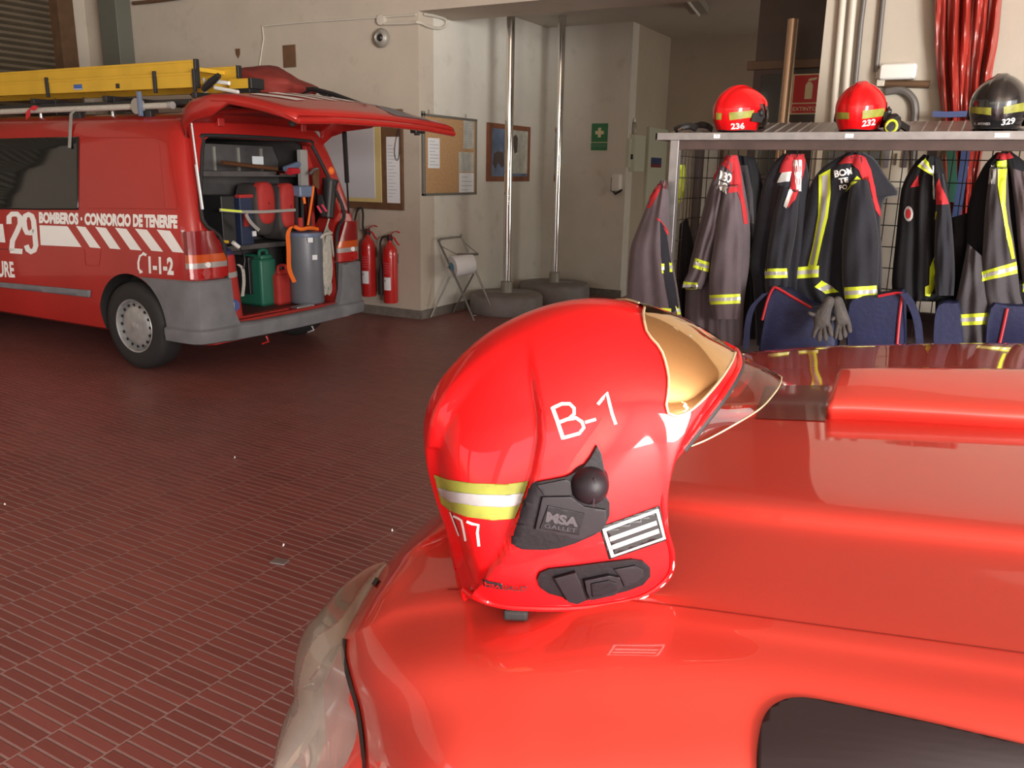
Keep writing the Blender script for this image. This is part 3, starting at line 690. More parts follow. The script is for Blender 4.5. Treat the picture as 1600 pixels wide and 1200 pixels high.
# ---- headlight: clear cover, bowls and a red wedge inside it
out = [(602, 878, 1.04), (585, 893, 1.03), (562, 922, 1.02), (535, 962, 1.00), (515, 981, .985), (495, 993, .97), (478, 1018, .955), (468, 1050, .945), (463, 1082, .935), (464, 1108, .93), (452, 1128, .92), (440, 1155, .905), (430, 1190, .89), (424, 1230, .87), (420, 1290, .83)]
inn = [(604, 882, 1.04), (590, 903, 1.04), (568, 940, 1.04), (547, 980, 1.04), (541, 1000, 1.037), (538, 1018, 1.034), (540, 1036, 1.028), (545, 1058, 1.02), (552, 1082, 1.007), (558, 1108, .99), (562, 1125, .98), (565, 1150, .965), (568, 1190, .935), (570, 1225, .90), (572, 1290, .80)]
def hl(bul, sink, shrink=0.0):
    rows = []
    for (ax, ay, az), (bx, by, bz) in zip(out, inn):
        a = on(ax, ay, 2, az); b = on(bx, by, 2, bz); r_ = []
        for j in range(11):
            t = j/10; t2 = shrink+(1-shrink)*t; q = a.lerp(b, t2); w = math.sin(math.pi*t2)**.7*min(.03, (a-b).length*.35)
            r_.append(q+Vector((-.55, -.35, .75)).normalized()*(w*bul-sink))
        rows.append(r_)
    return [catmull(c, 3) for c in zip(*rows)]
lampc = MB().grid(hl(1.0, 0)).build('headlight', M['lens'], car, smooth=True)
MB().grid(hl(.05, .022, .05)).build('reflector', M['reflector'], lampc, smooth=True)
def housing():
    rows = []
    for (ax, ay, az), (bx, by, bz) in zip(out, inn):
        a = on(ax+2, ay+1, 2, az-.04); b = on(bx, by, 2, bz-.035); m_ = a.lerp(b, .5)+Vector((0, 0, -.03)); rows.append(catmull([a, m_, b], 4))
    return [catmull(c, 3) for c in zip(*rows)]
M['housing'] = mat('headlight_housing', (.36, .27, .23), .4, noise=.35, nscale=18)
MB().grid(housing()).build('housing', M['housing'], lampc, smooth=True)
hb2 = bvh_of([bpy.data.objects['reflector']])
lay_px(cutup(poly2d([(540, 1102), (545, 1120), (545, 1160), (538, 1200), (535, 1230), (490, 1230), (505, 1180), (520, 1135)]), 6), hb2, .003).build('inner_wedge', M['bonnet'], lampc, smooth=True)
mb = MB(); P = [(v.x, v.y) for v in catmull([Vector((x, y, 0)) for x, y in ((534, 1050), (545, 1085), (553, 1130), (555, 1180), (556, 1230))], 8)]
lay_px(strokes2d([P], 7), hb2, .006, mb).build('chrome_edge', M['chrome'], lampc, smooth=True)
for (x, y, r_) in ((505, 1045, .030), (470, 1180, .036)):
    h = hb2.ray_cast(CAM, ray(x, y).normalized()); c_ = h[0] or on(x, y, 2, .93); axd = Vector((-.75, -.25, .6)).normalized()
    MB().lathe(c_-axd*.022, [(.004, .0), (r_*.5, .003), (r_*.8, .012), (r_, .026), (r_*1.04, .026)], 28, axd, cap=False).build('lamp_bowl', M['chrome'], lampc, smooth=True)
    MB().lathe(c_-axd*.02, [(.006, .0), (.006, .018), (.0, .022)], 14, axd).build('bulb', M['tailwhite'], lampc, smooth=True)
# ================================================================= HELMETS
M['helm'] = mat('helmet_red_lacquer', (0.74, 0.007, 0.010), 0.36, coat=.6, coat_r=.03, spec=.15, noise=.05, nscale=5)
M['helmblack'] = mat('helmet_black_lacquer', (0.012, 0.012, 0.014), 0.25, coat=1.0, coat_r=.03)
M['plate'] = mat('side_plate_plastic', (0.010, 0.0065, 0.0085), 0.5, spec=.25, noise=.15, nscale=30, bump=.05, bscale=200)
M['plate2'] = mat('side_plate_plastic_face', (0.017, 0.012, 0.015), 0.46, spec=.28, noise=.15, nscale=30)
def gold_mat():
    m = mat('gold_visor', (0.80, 0.50, 0.20), 0.07, metal=1.0, coat=.3)
    nt = m.node_tree; b = nt.nodes['Principled BSDF']; N = nt.nodes.new; L = nt.links.new
    tc = N('ShaderNodeTexCoord'); n = N('ShaderNodeTexNoise'); n.inputs['Scale'].default_value = 38; n.inputs['Detail'].default_value = 8; L(tc.outputs['Object'], n.inputs['Vector'])
    r = N('ShaderNodeValToRGB'); r.color_ramp.elements[0].position = .66; r.color_ramp.elements[0].color = (.88, .58, .28, 1); r.color_ramp.elements[1].position = .69; r.color_ramp.elements[1].color = (.9, .82, .6, 1)
    L(n.outputs['Fac'], r.inputs[0]); L(r.outputs[0], b.inputs['Base Color'])
    r2 = N('ShaderNodeValToRGB'); r2.color_ramp.elements[0].position = .66; r2.color_ramp.elements[0].color = (.07,)*3+(1,); r2.color_ramp.elements[1].position = .69; r2.color_ramp.elements[1].color = (.5,)*3+(1,)
    L(n.outputs['Fac'], r2.inputs[0]); L(r2.outputs[0], b.inputs['Roughness']); return m
M['gold'] = gold_mat()
M['goldedge'] = mat('worn_gold_edge', (0.80, 0.66, 0.42), 0.35, metal=.5, noise=.3, nscale=60)
M['visor'] = thin_glass('smoked_visor', (.86, .66, .52), .05, .03)
M['visor_dark'] = thin_glass('dark_visor', (.30, .28, .28), .12, .05)
M['bandyel'] = mat('worn_yellow_band', (0.34, 0.35, 0.055), 0.45, noise=.35, nscale=35)
M['bandsil'] = mat('worn_silver_band', (0.46, 0.44, 0.45), 0.38, metal=.2, noise=.4, nscale=30)
M['markwhite'] = mat('hand_painted_white', (0.95, 0.93, 0.90), 0.5)
M['chip'] = mat('chipped_paint', (0.80, 0.60, 0.55), 0.6)
M['inlay'] = mat('helmet_lining', (0.02, 0.018, 0.018), 0.9)
HA = Vector((.766, .643, 0)).normalized(); HN = Vector((HA.y, -HA.x, -.10)).normalized(); HP = atd(880, 700, .818)
def hmed(x, y): return onp(x, y, HP, HN)
def hoff(x, y, w): return onp(x, y, HP+HN*w, HN)
def hmir(p): return p-HN*(2*(p-HP).dot(HN))
def proj(p):
    c = MC.transposed() @ (p-CAM); return c.x/c.z*FPX+800, c.y/c.z*FPX+600
MR = [((1150,547),(1066,700),.098),((1110,523),(1045,728),.104),((1060,497),(1034,770),.108),((1005,480),(1038,820),.111),((930,472),(1050,868),.112),((850,487),(1043,902),.113),
      ((768,526),(1005,931),.114),((710,577),(950,944),.114),((677,624),(900,950),.113),((664,670),(860,951),.112),((665,718),(825,950),.109),((677,768),(795,948),.104),((693,815),(770,943),.097),((703,848),(752,937),.094),((709,872),(738,931),.084),((714,891),(725,921),.070)]
Ms = catmull([hmed(*m_) for m_, r_, w in MR], 16); Rs = catmull([hoff(*r_, w) for m_, r_, w in MR], 16)
NV = 84; NU = len(Ms)
def sstep(x, a, b): t = min(1, max(0, (x-a)/(b-a))); return t*t*(3-2*t)
STEP = [(515, 829), (560, 832), (600, 838), (650, 846), (690, 847), (740, 838), (800, 818), (850, 800), (880, 782), (905, 760), (930, 735)]
CREST = [(472, 960), (510, 905), (530, 860), (545, 800), (580, 742), (620, 705), (660, 686), (700, 682), (740, 688), (790, 703), (850, 716), (930, 730)]
def xat(tab, y):
    if y <= tab[0][0]: return tab[0][1]
    for (y0, x0), (y1, x1) in zip(tab, tab[1:]):
        if y <= y1: return x0+(x1-x0)*(y-y0)/(y1-y0)
    return tab[-1][1]
G = []
for i in range(NU):
    Mi, Ri = Ms[i], Rs[i]; W = (Ri-HP).dot(HN); Rp = Ri-HN*W; row = []
    u = i/(NU-1)
    for j in range(NV+1):
        th = math.pi/2*j/NV; c, s = math.cos(th), math.sin(th)
        e1 = 0.92
        q = Rp+(Mi-Rp)*(c**e1)
        lat = W*(s**.84)*(1+.07*math.sin(2*th)**2)
        # the raised crest along the crown
        row.append(q+HN*lat)
    G.append(row)
# brow edge drawn to its own line
def pxcurve(P, n): return resamp(catmull([hoff(x, y, w) for x, y, w in P], 10), n)
EB = pxcurve([(1150, 547, 0), (1154.5, 556, .022), (1155, 571, .045), (1145, 592, .068), (1124, 624, .086), (1097, 659, .095), (1066, 700, .098)], NV+1)
g0 = resamp([p.copy() for p in G[0]], NV+1); D0 = [a-b for a, b in zip(EB, G[0])]
for i in range(NU):
    k = 1-sstep(i/NU, 0, .15)
    if k > 0:
        for j in range(NV+1): G[i][j] = G[i][j]+D0[j]*k
# rear panel set back behind the step, flat crest over it
def vnorm(i, j):
    a = G[min(i+1, NU-1)][j]-G[max(i-1, 0)][j]; b = G[i][min(j+1, NV)]-G[i][max(j-1, 0)]; n_ = a.cross(b)
    if n_.length < 1e-12: return HN.copy()
    n_.normalize(); return n_ if n_.dot(G[i][j]-(HP+Vector((0, 0, -.02)))) > 0 else -n_
NN = [[vnorm(i, j) for j in range(NV+1)] for i in range(NU)]
for i in range(NU):
    for j in range(NV+1):
        p = G[i][j]; x, y = proj(p); lat = (p-HP).dot(HN)
        m1 = 1-sstep(x, xat(STEP, y)-8, xat(STEP, y)+1.5)              # behind the step
        m2 = sstep(lat, .016, .040) if y < 700 else sstep(lat, .010, .026)  # off the crest
        m3 = sstep(y, 512, 640)
        m4 = (1-sstep(j/NV, .80, .93))*(1-sstep(i/NU, .86, .95))
        G[i][j] = p-NN[i][j]*(.0095*m1*m2*m3*m4)
helmet = thing('firefighter_helmet', 'large red helmet marked B-1 with gold visor standing on the red bonnet', 'helmet', (HP.x, HP.y, 1.11))
mb = MB(); mb.grid(G); mb.grid([[hmir(p) for p in r_] for r_ in G], flip=True)
sh = mb.build('shell', M['helm'], helmet, smooth=True, angle=50, fix=False)
bm = bmesh.new(); bm.from_mesh(sh.data); bmesh.ops.remove_doubles(bm, verts=bm.verts[:], dist=.0003); bmesh.ops.recalc_face_normals(bm, faces=bm.faces[:]); bm.to_mesh(sh.data); bm.free()
hlb = bvh_of([sh])
# rim bead: round edge along brow, cheek and nape
rimp = [G[0][j] for j in range(NV+1)]+[G[i][NV] for i in range(1, NU)]+[G[NU-1][j] for j in range(NV-1, 0, -1)]
rimall = [hmir(p) for p in rimp[::-1]][:-1]+rimp
MB().tube(rimall, .0028, 8).build('rim_bead', M['helm'], sh, smooth=True)
# lining
mb = MB(); IN = [[HP+Vector((0, 0, -.01))+(p-HP-Vector((0, 0, -.01)))*.93 for p in r_[:NV-2]] for r_ in G[22:]]
mb.grid(IN); mb.grid([[hmir(p) for p in r_] for r_ in IN], flip=True); mb.build('lining', M['inlay'], helmet, smooth=True)
def hsheet(name, px, m_, d=.0012, off=.0004, cell=5, parent=None, mirror=False, smooth_px=0, bev=0):
    if smooth_px: px = [(v.x, v.y) for v in catmull([Vector((x, y, 0)) for x, y in px], smooth_px, closed=True)]
    mb = lay_px(cutup(poly2d(px), cell), hlb, off)
    if mirror:
        k = len(mb.v); mb.v += [hmir(p) for p in mb.v[:k]]; fs = list(mb.f); mb.f += [[i+k for i in f][::-1] for f in fs]; mb.mi += [0]*len(fs)
    o = mb.build(name, m_, parent or helmet, smooth=True, angle=60)
    md = o.modifiers.new('s', 'SOLIDIFY'); md.thickness = d; md.offset = 1 if True else 0
    if bev: b = o.modifiers.new('b', 'BEVEL'); b.width = bev; b.segments = 3; b.limit_method = 'ANGLE'
    return o
# gold visor window on the brow, both sides, meeting over the middle
def gridpatch(px_top, px_bot, off, nn=24, mm=16):
    """patch between two px curves on the shell"""
    T = resamp(catmull([Vector((x, y, 0)) for x, y in px_top], 8), nn); Bt = resamp(catmull([Vector((x, y, 0)) for x, y in px_bot], 8), nn); rows = []
    for a, b in zip(T, Bt):
        r_ = []
        for k in range(mm+1):
            q = a.lerp(b, k/mm); h = hlb.ray_cast(CAM, ray(q.x, q.y).normalized())
            if h[0] is None: h = hlb.find_nearest(onp(q.x, q.y, HP, HN))
            n_ = h[1]; n_ = n_ if n_.dot(h[0]-HP) > 0 else -n_
            r_.append(h[0]+n_*off)
        rows.append(r_)
    return rows
vt = [(1006, 483), (1030, 489), (1060, 499.5), (1090, 514), (1112, 526), (1132, 539), (1146, 550)]
vbt = [(1004, 492), (1010, 521), (1032, 548), (1043, 585), (1043, 612), (1040, 636), (1046, 648), (1062, 649), (1082, 638), (1105, 616), (1128, 588), (1142, 566), (1147, 553)]
VG = gridpatch(vt, vbt, .0016)
mb = MB(); mb.grid(VG); mb.grid([[hmir(p) for p in r_] for r_ in VG], flip=True)
ms_ = [r_[0] for r_ in VG]; mb.grid([ms_, [p+Vector((0, 0, .0012))-HN*((p-HP).dot(HN)) for p in ms_], [hmir(p) for p in ms_]])
gv = mb.build('gold_visor', M['gold'], helmet, smooth=True, angle=60)
edge = [VG[0][k] for k in range(0, 17, 4)]+[r_[-1] for r_ in VG[1:]]
MB().tube(edge, .0013, 6).build('visor_edge', M['goldedge'], gv, smooth=True)
MB().tube([hmir(p) for p in edge], .0013, 6).build('visor_edge', M['goldedge'], gv, smooth=True)
edge2 = [p+Vector((0, 0, .001)) for p in ms_]
# lower see-through visor dropping out from under the brow
E = [G[0][j] for j in range(NV+1)]; rows = []
VB = pxcurve([(1221, 589, 0), (1219.5, 598, .026), (1211, 613, .052), (1188, 638, .076), (1150, 662, .089), (1104, 687, .094), (1071, 700, .095)], NV+1)
for j in range(NV+1):
    e = E[j]-HA*.003-Vector((0, 0, .002)); rows.append([e.lerp(VB[j], k/10)+HA*.004*math.sin(math.pi*k/10) for k in range(11)])
LV = [r_[:] for r_ in rows]
mb = MB(); mb.grid(rows); mb.grid([[hmir(p) for p in r_] for r_ in rows], flip=True)
lv = mb.build('lower_visor', M['visor'], helmet, smooth=True, angle=80, fix=False)
bm = bmesh.new(); bm.from_mesh(lv.data); bmesh.ops.remove_doubles(bm, verts=bm.verts[:], dist=.0003); bmesh.ops.recalc_face_normals(bm, faces=bm.faces[:]); bm.to_mesh(lv.data); bm.free()
ed = [r_[-1] for r_ in rows]; MB().tube([hmir(p) for p in ed[::-1]][:-1]+ed, .0009, 6).build('visor_edge', M['goldedge'], lv, smooth=True)
ed = [r_[0]+HA*.005 for r_ in rows]; MB().tube([hmir(p) for p in ed[::-1]][:-1]+ed, .0030, 8).build('brow_seal', M['rubber'], helmet, smooth=True)
# reflective band: yellow with a silver middle
hsheet('reflective_band', [(679, 741), (700, 749), (740, 755), (790, 756.5), (827, 751), (816, 785), (805, 810), (770, 812.5), (730, 807), (703, 797), (690, 786)], M['bandyel'], .0006, .0006, 4)
hsheet('silver_stripe', [(684, 760), (705, 767), (745, 772), (790, 773), (821, 769), (814, 789), (785, 792), (745, 790), (705, 783), (691, 774)], M['bandsil'], .0004, .0014, 4)
def hstroke(lines, w, name, m_, off=.0008):
    return lay_px(cutup(strokes2d(lines, w), 4), hlb, off).build(name, m_, helmet, smooth=True)
hstroke([[(704, 800), (711, 818), (718, 837)]], 2.2, 'painted_digit', M['markwhite'])
hstroke([[(709, 806), (716, 809), (722, 813), (725, 826), (728.5, 845)]], 3.4, 'painted_digit', M['markwhite'])
hstroke([[(730, 814.5), (738, 818), (748, 820), (746.5, 832), (749, 853)]], 4.2, 'painted_digit', M['markwhite'])
hstroke([[(863, 636), (871, 658), (880, 686)]], 6, 'painted_letter', M['markwhite'])
hstroke([[(863, 638), (878, 631), (890, 631), (897, 638), (897, 647), (889, 654), (873, 660)], [(887, 655), (900, 653), (909, 659), (912, 668), (905, 677), (880, 684)]], 5.2, 'painted_letter', M['markwhite'], .001)
hstroke([[(914, 660), (931, 655)]], 4.6, 'painted_dash', M['markwhite'])
hstroke([[(934, 632), (942, 622), (948, 613.5), (952, 630), (956, 646), (962, 663)]], 4.8, 'painted_digit', M['markwhite'])
# rank sticker
st = hsheet('rank_sticker', [(936.5, 823), (1030, 789.5), (1043, 843), (951.5, 874)], M['black'], .0004, .0005, 6)
hsheet('white_frame', [(940.5, 826), (1028, 794), (1039.5, 841), (954.5, 870.5)], M['markwhite'], .0002, .0011, 6, parent=st)
hsheet('black_field', [(946.5, 829), (1024.5, 800), (1035, 838.5), (959, 865.5)], M['black'], .0002, .0015, 6, parent=st)
hsheet('white_bar', [(951, 838), (1024, 812), (1025.5, 818.5), (952.5, 844.5)], M['markwhite'], .0002, .0019, 6, parent=st)
hsheet('white_bar', [(954.5, 850.5), (1027.5, 824.5), (1029, 831), (956.5, 857)], M['markwhite'], .0002, .0019, 6, parent=st)
# side plate with knob and embossed lettering
cA = lambda P, s=4.287, ox=780, oy=680: [(ox+x/s, oy+y/s) for x, y in P]
sp = hsheet('side_plate', cA([(90,725),(105,680),(130,600),(180,450),(225,335),(250,308),(350,290),(450,270),(505,240),(560,205),(610,140),(650,65),(680,120),(692,190),(700,250),(722,330),(705,390),(732,440),(732,520),(705,585),(640,650),(500,712),(400,742),(300,755),(150,752)]), M['plate'], .0040, .0002, 5, bev=.0016)
hsheet('raised_facet', cA([(285,400),(470,395),(560,460),(700,480),(705,560),(660,625),(520,680),(235,612)]), M['plate2'], .0030, .0042, 5, parent=sp, bev=.0012)
hsheet('upper_facet', cA([(250,325),(440,285),(470,300),(480,385),(300,392)]), M['plate2'], .0018, .0042, 5, parent=sp, bev=.001)
nm = hsheet('name_plate', cA([(320,450),(558,500),(520,642),(265,602)]), M['plate'], .0010, .0074, 5, parent=sp, bev=.0004)
M['emboss'] = mat('embossed_plastic', (0.05, 0.04, 0.046), 0.4)
lay_px(cutup(warp(text2d('MSA', .05), cA([(300,555),(512,588),(522,528),(312,486)])), 4), hlb, .0090).build('embossed_lettering', M['emboss'], nm)
lay_px(cutup(warp(text2d('GALLET', .0), cA([(292,592),(500,622),(505,598),(296,566)])), 4), hlb, .0090).build('embossed_lettering', M['emboss'], nm)
kc = hlb.ray_cast(CAM, ray(920, 756).normalized()); kr = .0168
MB().lathe(kc[0]-HN*.004, [(kr*1.08, 0), (kr*1.08, .004), (kr, .006), (kr*.97, .010), (kr*.85, .0155), (kr*.6, .0195), (kr*.3, .0215), (0.0001, .022)], 36, (HN+Vector((0, 0, .05))).normalized()).build('knob', M['plate2'], sp, smooth=True, angle=60)
pk = Vector(kc[0])+HN*.0165
MB().box(pk+Vector((-.0005, -.0005, -.013)), pk+Vector((.0005, .0005, .013))).build('knob_ridge', M['emboss'], sp)
# chin strap buckle plate in its stadium recess
bp = hsheet('buckle_plate', cA([(250,955),(268,912),(330,886),(500,868),(700,842),(880,822),(955,832),(1003,875),(1005,935),(955,992),(850,1032),(700,1068),(600,1088),(540,1104),(500,1106),(440,1090),(420,1072),(330,1050),(268,1008)]), M['plate'], .0030, .0002, 5, bev=.0014)
hsheet('buckle_wing', cA([(360,930),(500,892),(530,960),(570,1075),(510,1100),(450,1085)]), M['plate2'], .0045, .0030, 5, parent=bp, bev=.0014)
hsheet('buckle_body', cA([(560,945),(720,912),(790,925),(810,985),(760,1040),(600,1075),(575,1020)]), M['plate2'], .0045, .0030, 5, parent=bp, bev=.0016)
hsheet('buckle_button', cA([(600,960),(715,938),(765,955),(770,1000),(730,1025),(610,1048)]), M['plate'], .0016, .0074, 5, parent=bp, bev=.0010)
hsheet('buckle_track', cA([(760,880),(900,855),(950,880),(955,925),(900,975),(830,995),(800,930)]), M['plate2'], .0022, .0030, 5, parent=bp, bev=.0010)
# maker's mark
lb = hsheet('makers_mark', cA([(498,880),(622,902),(624,942),(502,918)], 4.287, 640, 700), M['black'], .0003, .0014, 3)
lay_px(cutup(warp(text2d('MSA', .0), cA([(512,912),(611,931),(609,910),(511,890)], 4.287, 640, 700)), 4), hlb, .0024).build('makers_lettering', M['helm'], lb)
lay_px(cutup(warp(text2d('GALLET', .03), cA([(630,940),(790,950),(790,916),(628,906)], 4.287, 640, 700)), 4), hlb, .0026).build('makers_lettering', M['black'], lb)
# chipped paint on the rim
rc = random.Random(3)
for k in range(17):
    i = rc.randint(*((70, 118) if k < 9 else (96, 118))); p = G[i][NV]+NN[i][NV]*.0022; r_ = rc.uniform(.0008, .0020); t = (G[min(i+1, NU-1)][NV]-G[i][NV]).normalized()
    MB().tube([p-t*r_*2.5, p, p+t*r_*2.5], [r_*.3, r_*.8, r_*.3], 5).build('paint_chip', M['chip'], sh, smooth=True)
# strap end showing below the rim
q = on(802, 957, 2, 1.113)
MB().box(q-Vector((.011, .008, .004)), q+Vector((.011, .02, .006)), .003, rot=Matrix.Rotation(R(25), 3, 'Z')).build('chin_strap', M['rubber'], helmet)
# ---- the same kind of helmet, local form, for the shelf
def hloc(p): d = p-HP; return Vector((d.dot(HA), d.dot(HN), d.z))
zmin = min(hloc(p).z for r_ in G for p in r_)

PLP = []
for x, y in [(801, 849), (810, 820), (835, 755), (885, 743), (932, 700), (947, 757), (951, 801), (929, 832), (850, 856)]:
    h = hlb.ray_cast(CAM, ray(x, y).normalized()); PLP.append(h[0])
# ================================================================= THINGS ON THE WALLS
def slab(name, x0, x1, z0, z1, y, m_, parent=None, t=.02, bev=.002):
    return MB().box((x0, y-t, z0), (x1, y, z1), bev).build(name, m_, parent)
def slabx(name, y0, y1, z0, z1, x, m_, parent=None, t=.02, bev=.002):
    return MB().box((x, y0, z0), (x+t, y1, z1), bev).build(name, m_, parent)
def wtext(s, o, u, v, w, h, name, m_, parent, bold=.01):
    """lettering with its lower left corner at o, running along u, rising along v"""
    o, u, v = Vector(o), Vector(u), Vector(v); return lay(text2d(s, bold), lambda a, b: o+u*(a*w)+v*(b*h)).build(name, m_, parent)
M['pipedk'] = mat('dark_grey_pipe', (.15, .14, .13), .45, metal=.2)
M['cork'] = mat('cork', (0.52, 0.31, 0.15), 0.85, noise=.22, nscale=50)
M['greytrim'] = mat('grey_metal_trim', (0.20, 0.19, 0.17), 0.4, metal=.4)
M['yeltrim'] = mat('varnished_yellow_trim', (0.62, 0.50, 0.22), 0.4)
M['whiteboard'] = mat('whiteboard', (0.56, 0.57, 0.60), 0.25)
M['brownframe'] = mat('brown_frame', (0.16, 0.085, 0.045), 0.5, noise=.25, nscale=14)
M['redframe'] = mat('red_brown_frame', (0.24, 0.085, 0.04), 0.45, noise=.2, nscale=14)
M['ink'] = mat('grey_ink', (0.42, 0.43, 0.46), 0.8)
M['exred'] = mat('extinguisher_red', (0.50, 0.020, 0.018), 0.3, coat=.8)
M['signred'] = mat('sign_red', (0.55, 0.012, 0.014), 0.4)
M['signcream'] = mat('sign_cream', (0.78, 0.70, 0.45), 0.5)
M['signgreen'] = mat('sign_green', (0.045, 0.20, 0.085), 0.45)
M['cream'] = mat('cream_enamel', (0.56, 0.58, 0.47), 0.4)
M['posterblue'] = mat('poster_blue_grey', (0.16, 0.22, 0.34), 0.35, noise=.5, nscale=6)
M['posterwhite'] = mat('poster_pale', (0.55, 0.55, 0.48), 0.4, noise=.3, nscale=12)
M['posterdark'] = mat('poster_dark', (0.09, 0.06, 0.06), 0.4)
# -- notice cabinet on the back wall
nb = thing('notice_case', 'brown framed notice case holding a whiteboard and a paper list, behind the van tailgate', 'notice board', (-5.8, YA, 1.09))
slab('backboard', -6.55, -5.10, 1.09, 2.06, YA, M['brownframe'], nb, .03)
slab('whiteboard_trim', -6.45, -5.355, 1.16, 1.98, YA-.03, M['yeltrim'], nb, .012)
slab('whiteboard', -6.41, -5.43, 1.20, 1.95, YA-.042, M['whiteboard'], nb, .004)
pp = slab('paper_list', -5.29, -5.13, 1.16, 1.80, YA-.03, M['paper'], nb, .003, 0)
for k in range(16): slab('ink_line', -5.275, -5.275+.06+.06*((k*7) % 5)/5, 1.22+k*.033, 1.225+k*.033, YA-.0332, M['ink'], pp, .0006, 0)
MB().tube(catmull([(-5.13, YA-.04, 1.88), (-5.175, YA-.045, 1.70), (-5.17, YA-.045, 1.60), (-5.14, YA-.045, 1.58), (-5.12, YA-.045, 1.66), (-5.12, YA-.04, 1.88)], 6), .003, 6).build('lanyard', M['black'], nb, smooth=True)
# -- fire extinguishers
def extinguisher(x, z, label, big=False):
    t = thing('fire_extinguisher', label, 'fire extinguisher', (x, YA-.10, z), 'fire extinguishers on the back wall'); c = (x, YA-.10, z); r = .076
    b = MB().lathe(c, [(.03, 0), (r*.93, .004), (r, .02), (r, .50), (r*.95, .54), (r*.75, .575), (r*.42, .60), (.024, .615), (.022, .66), (.0001, .662)], 28).build('cylinder', M['exred'], t, smooth=True)
    MB().lathe((x, YA-.10, z+.635), [(.028, 0), (.03, .02), (.026, .05), (.02, .06), (.0001, .062)], 16).build('valve', M['rubber'], t, smooth=True)
    MB().ribbon(catmull([(x+.01, YA-.12, z+.685), (x+.06, YA-.13, z+.72), (x+.11, YA-.14, z+.735), (x+.16, YA-.15, z+.725)], 4), Vector((0, .022, .004)), t=.006).build('lever', M['signred'], t)
    MB().ribbon(catmull([(x+.01, YA-.12, z+.665), (x+.07, YA-.13, z+.67), (x+.12, YA-.14, z+.62), (x+.15, YA-.145, z+.60)], 4), Vector((0, .02, .004)), t=.006).build('handle', M['signred'], t)
    # label patches wrapped on the body
    def wrap(a0, a1, z0, z1, m_, nm, k=10):
        rows = [[Vector((x+(r+.0015)*math.cos(R(a0+(a1-a0)*i/k)), YA-.10+(r+.0015)*math.sin(R(a0+(a1-a0)*i/k)), z+zz)) for i in range(k+1)] for zz in (z0, z1)]
        return MB().grid(rows).build(nm, m_, t, smooth=True)
    wrap(-112, -52, .14, .27, M['paper'], 'white_label'); wrap(-118, -45, .29, .47, M['signred'], 'instruction_label')
    for k in range(5): wrap(-110, -60, .31+k*.025, .316+k*.025, M['ink'], 'ink_line', 6)
    wrap(-104, -96, .225, .245, M['black'], 'ink_mark', 3)
    if big: pts = [(x, YA-.10, z+.66), (x-.05, YA-.12, z+.67), (x-.09, YA-.14, z+.86), (x-.02, YA-.14, z+.90), (x-.06, YA-.14, z+.84), (x-.12, YA-.13, z+.70), (x-.13, YA-.11, z+.4)]
    else: pts = [(x, YA-.10, z+.66), (x-.05, YA-.12, z+.675), (x-.095, YA-.12, z+.64), (x-.11, YA-.12, z+.55), (x-.11, YA-.11, z+.38)]
    if big: pts = [(x, YA-.10, z+.66), (x-.035, YA-.13, z+.70), (x-.03, YA-.13, z+.84), (x-.05, YA-.13, z+.90), (x-.12, YA-.12, z+.86), (x-.16, YA-.12, z+.66), (x-.14, YA-.11, z+.40)]
    MB().tube(catmull(pts, 6), .011, 8).build('hose', M['rubber'], t, smooth=True)
    e = Vector(pts[-1]); MB().tube([e+Vector((0, 0, .02)), e-Vector((0, 0, .02)), e-Vector((0, 0, .08)), e-Vector((0, 0, .30))], [.014, .018, .032, .034], 14).build('discharge_horn', M['rubber'], t, smooth=True)
    MB().box((x-.03, YA-.03, z+.40), (x+.03, YA, z+.50), .004).build('bracket', M['black'], t)
extinguisher(-5.495, .20, 'left of the two red wall extinguishers, partly behind the van, its hose looped high', True)
extinguisher(-5.215, .155, 'right of the two red wall extinguishers, nearest the wall corner')
# -- vent plate, tag, siren, conduits
p = Y1(453, 88, YA)
vp = slab('vent_cover', p.x-.085, p.x+.085, p.z-.11, p.z+.11, YA, M['brownframe'], None, .012); tag(vp, 'small square brown cover plate high on the back wall above the tarpaulin', 'cover plate')
p = Y1(372, 84, YA); o = MB().prism([(p.x-.035, YA-.006, p.z+.05), (p.x+.035, YA-.006, p.z+.05), (p.x+.03, YA-.006, p.z-.005), (p.x, YA-.006, p.z-.05), (p.x-.03, YA-.006, p.z-.005)], (0, .006, 0)).build('shield_tag', M['brownframe'])
tag(o, 'tiny dark shield-shaped tag on the back wall above the ladder end', 'tag')
p = Y1(599, 60, YA)
al = thing('alarm_siren', 'round grey alarm siren hanging under a junction box near the wall corner', 'siren', (p.x, YA, p.z-.1))
MB().lathe((p.x, YA, p.z), [(.05, 0), (.085, .015), (.088, .04), (.075, .06), (.05, .075), (.035, .06), (.0001, .058)], 28, (0, -1, 0)).build('horn', M['pipegrey'], al, smooth=True, angle=50)
MB().lathe((p.x, YA-.06, p.z), [(.034, 0), (.02, .012), (.0001, .014)], 20, (0, -1, 0)).build('speaker_cone', M['black'], al, smooth=True)
MB().lathe((p.x, YA, p.z+.16), [(.045, 0), (.048, .03), (.045, .045), (.0001, .047)], 24, (0, -1, 0)).build('junction_box', M['pipewhite'], al, smooth=True)
def pipe(px, y, r, name, label, m_, cat='pipe', ax=1, n=8, close=.0, group=None):
    pts = [on(a, b, ax, y) for a, b in px]; o = MB().tube(pts, r, n).build(name, m_, smooth=True, angle=60); tag(o, label, cat, group); return o
pipe([(404, 112), (412, 60), (410, 41)], YA-.012, .008, 'conduit', 'thin painted conduit dropping down the back wall left of the cover plate', M['pipewhite'])
pipe([(410, 41), (470, 35), (650, 23)], YA-.012, .010, 'conduit', 'thin painted conduit running level along the back wall above the siren', M['pipewhite'])
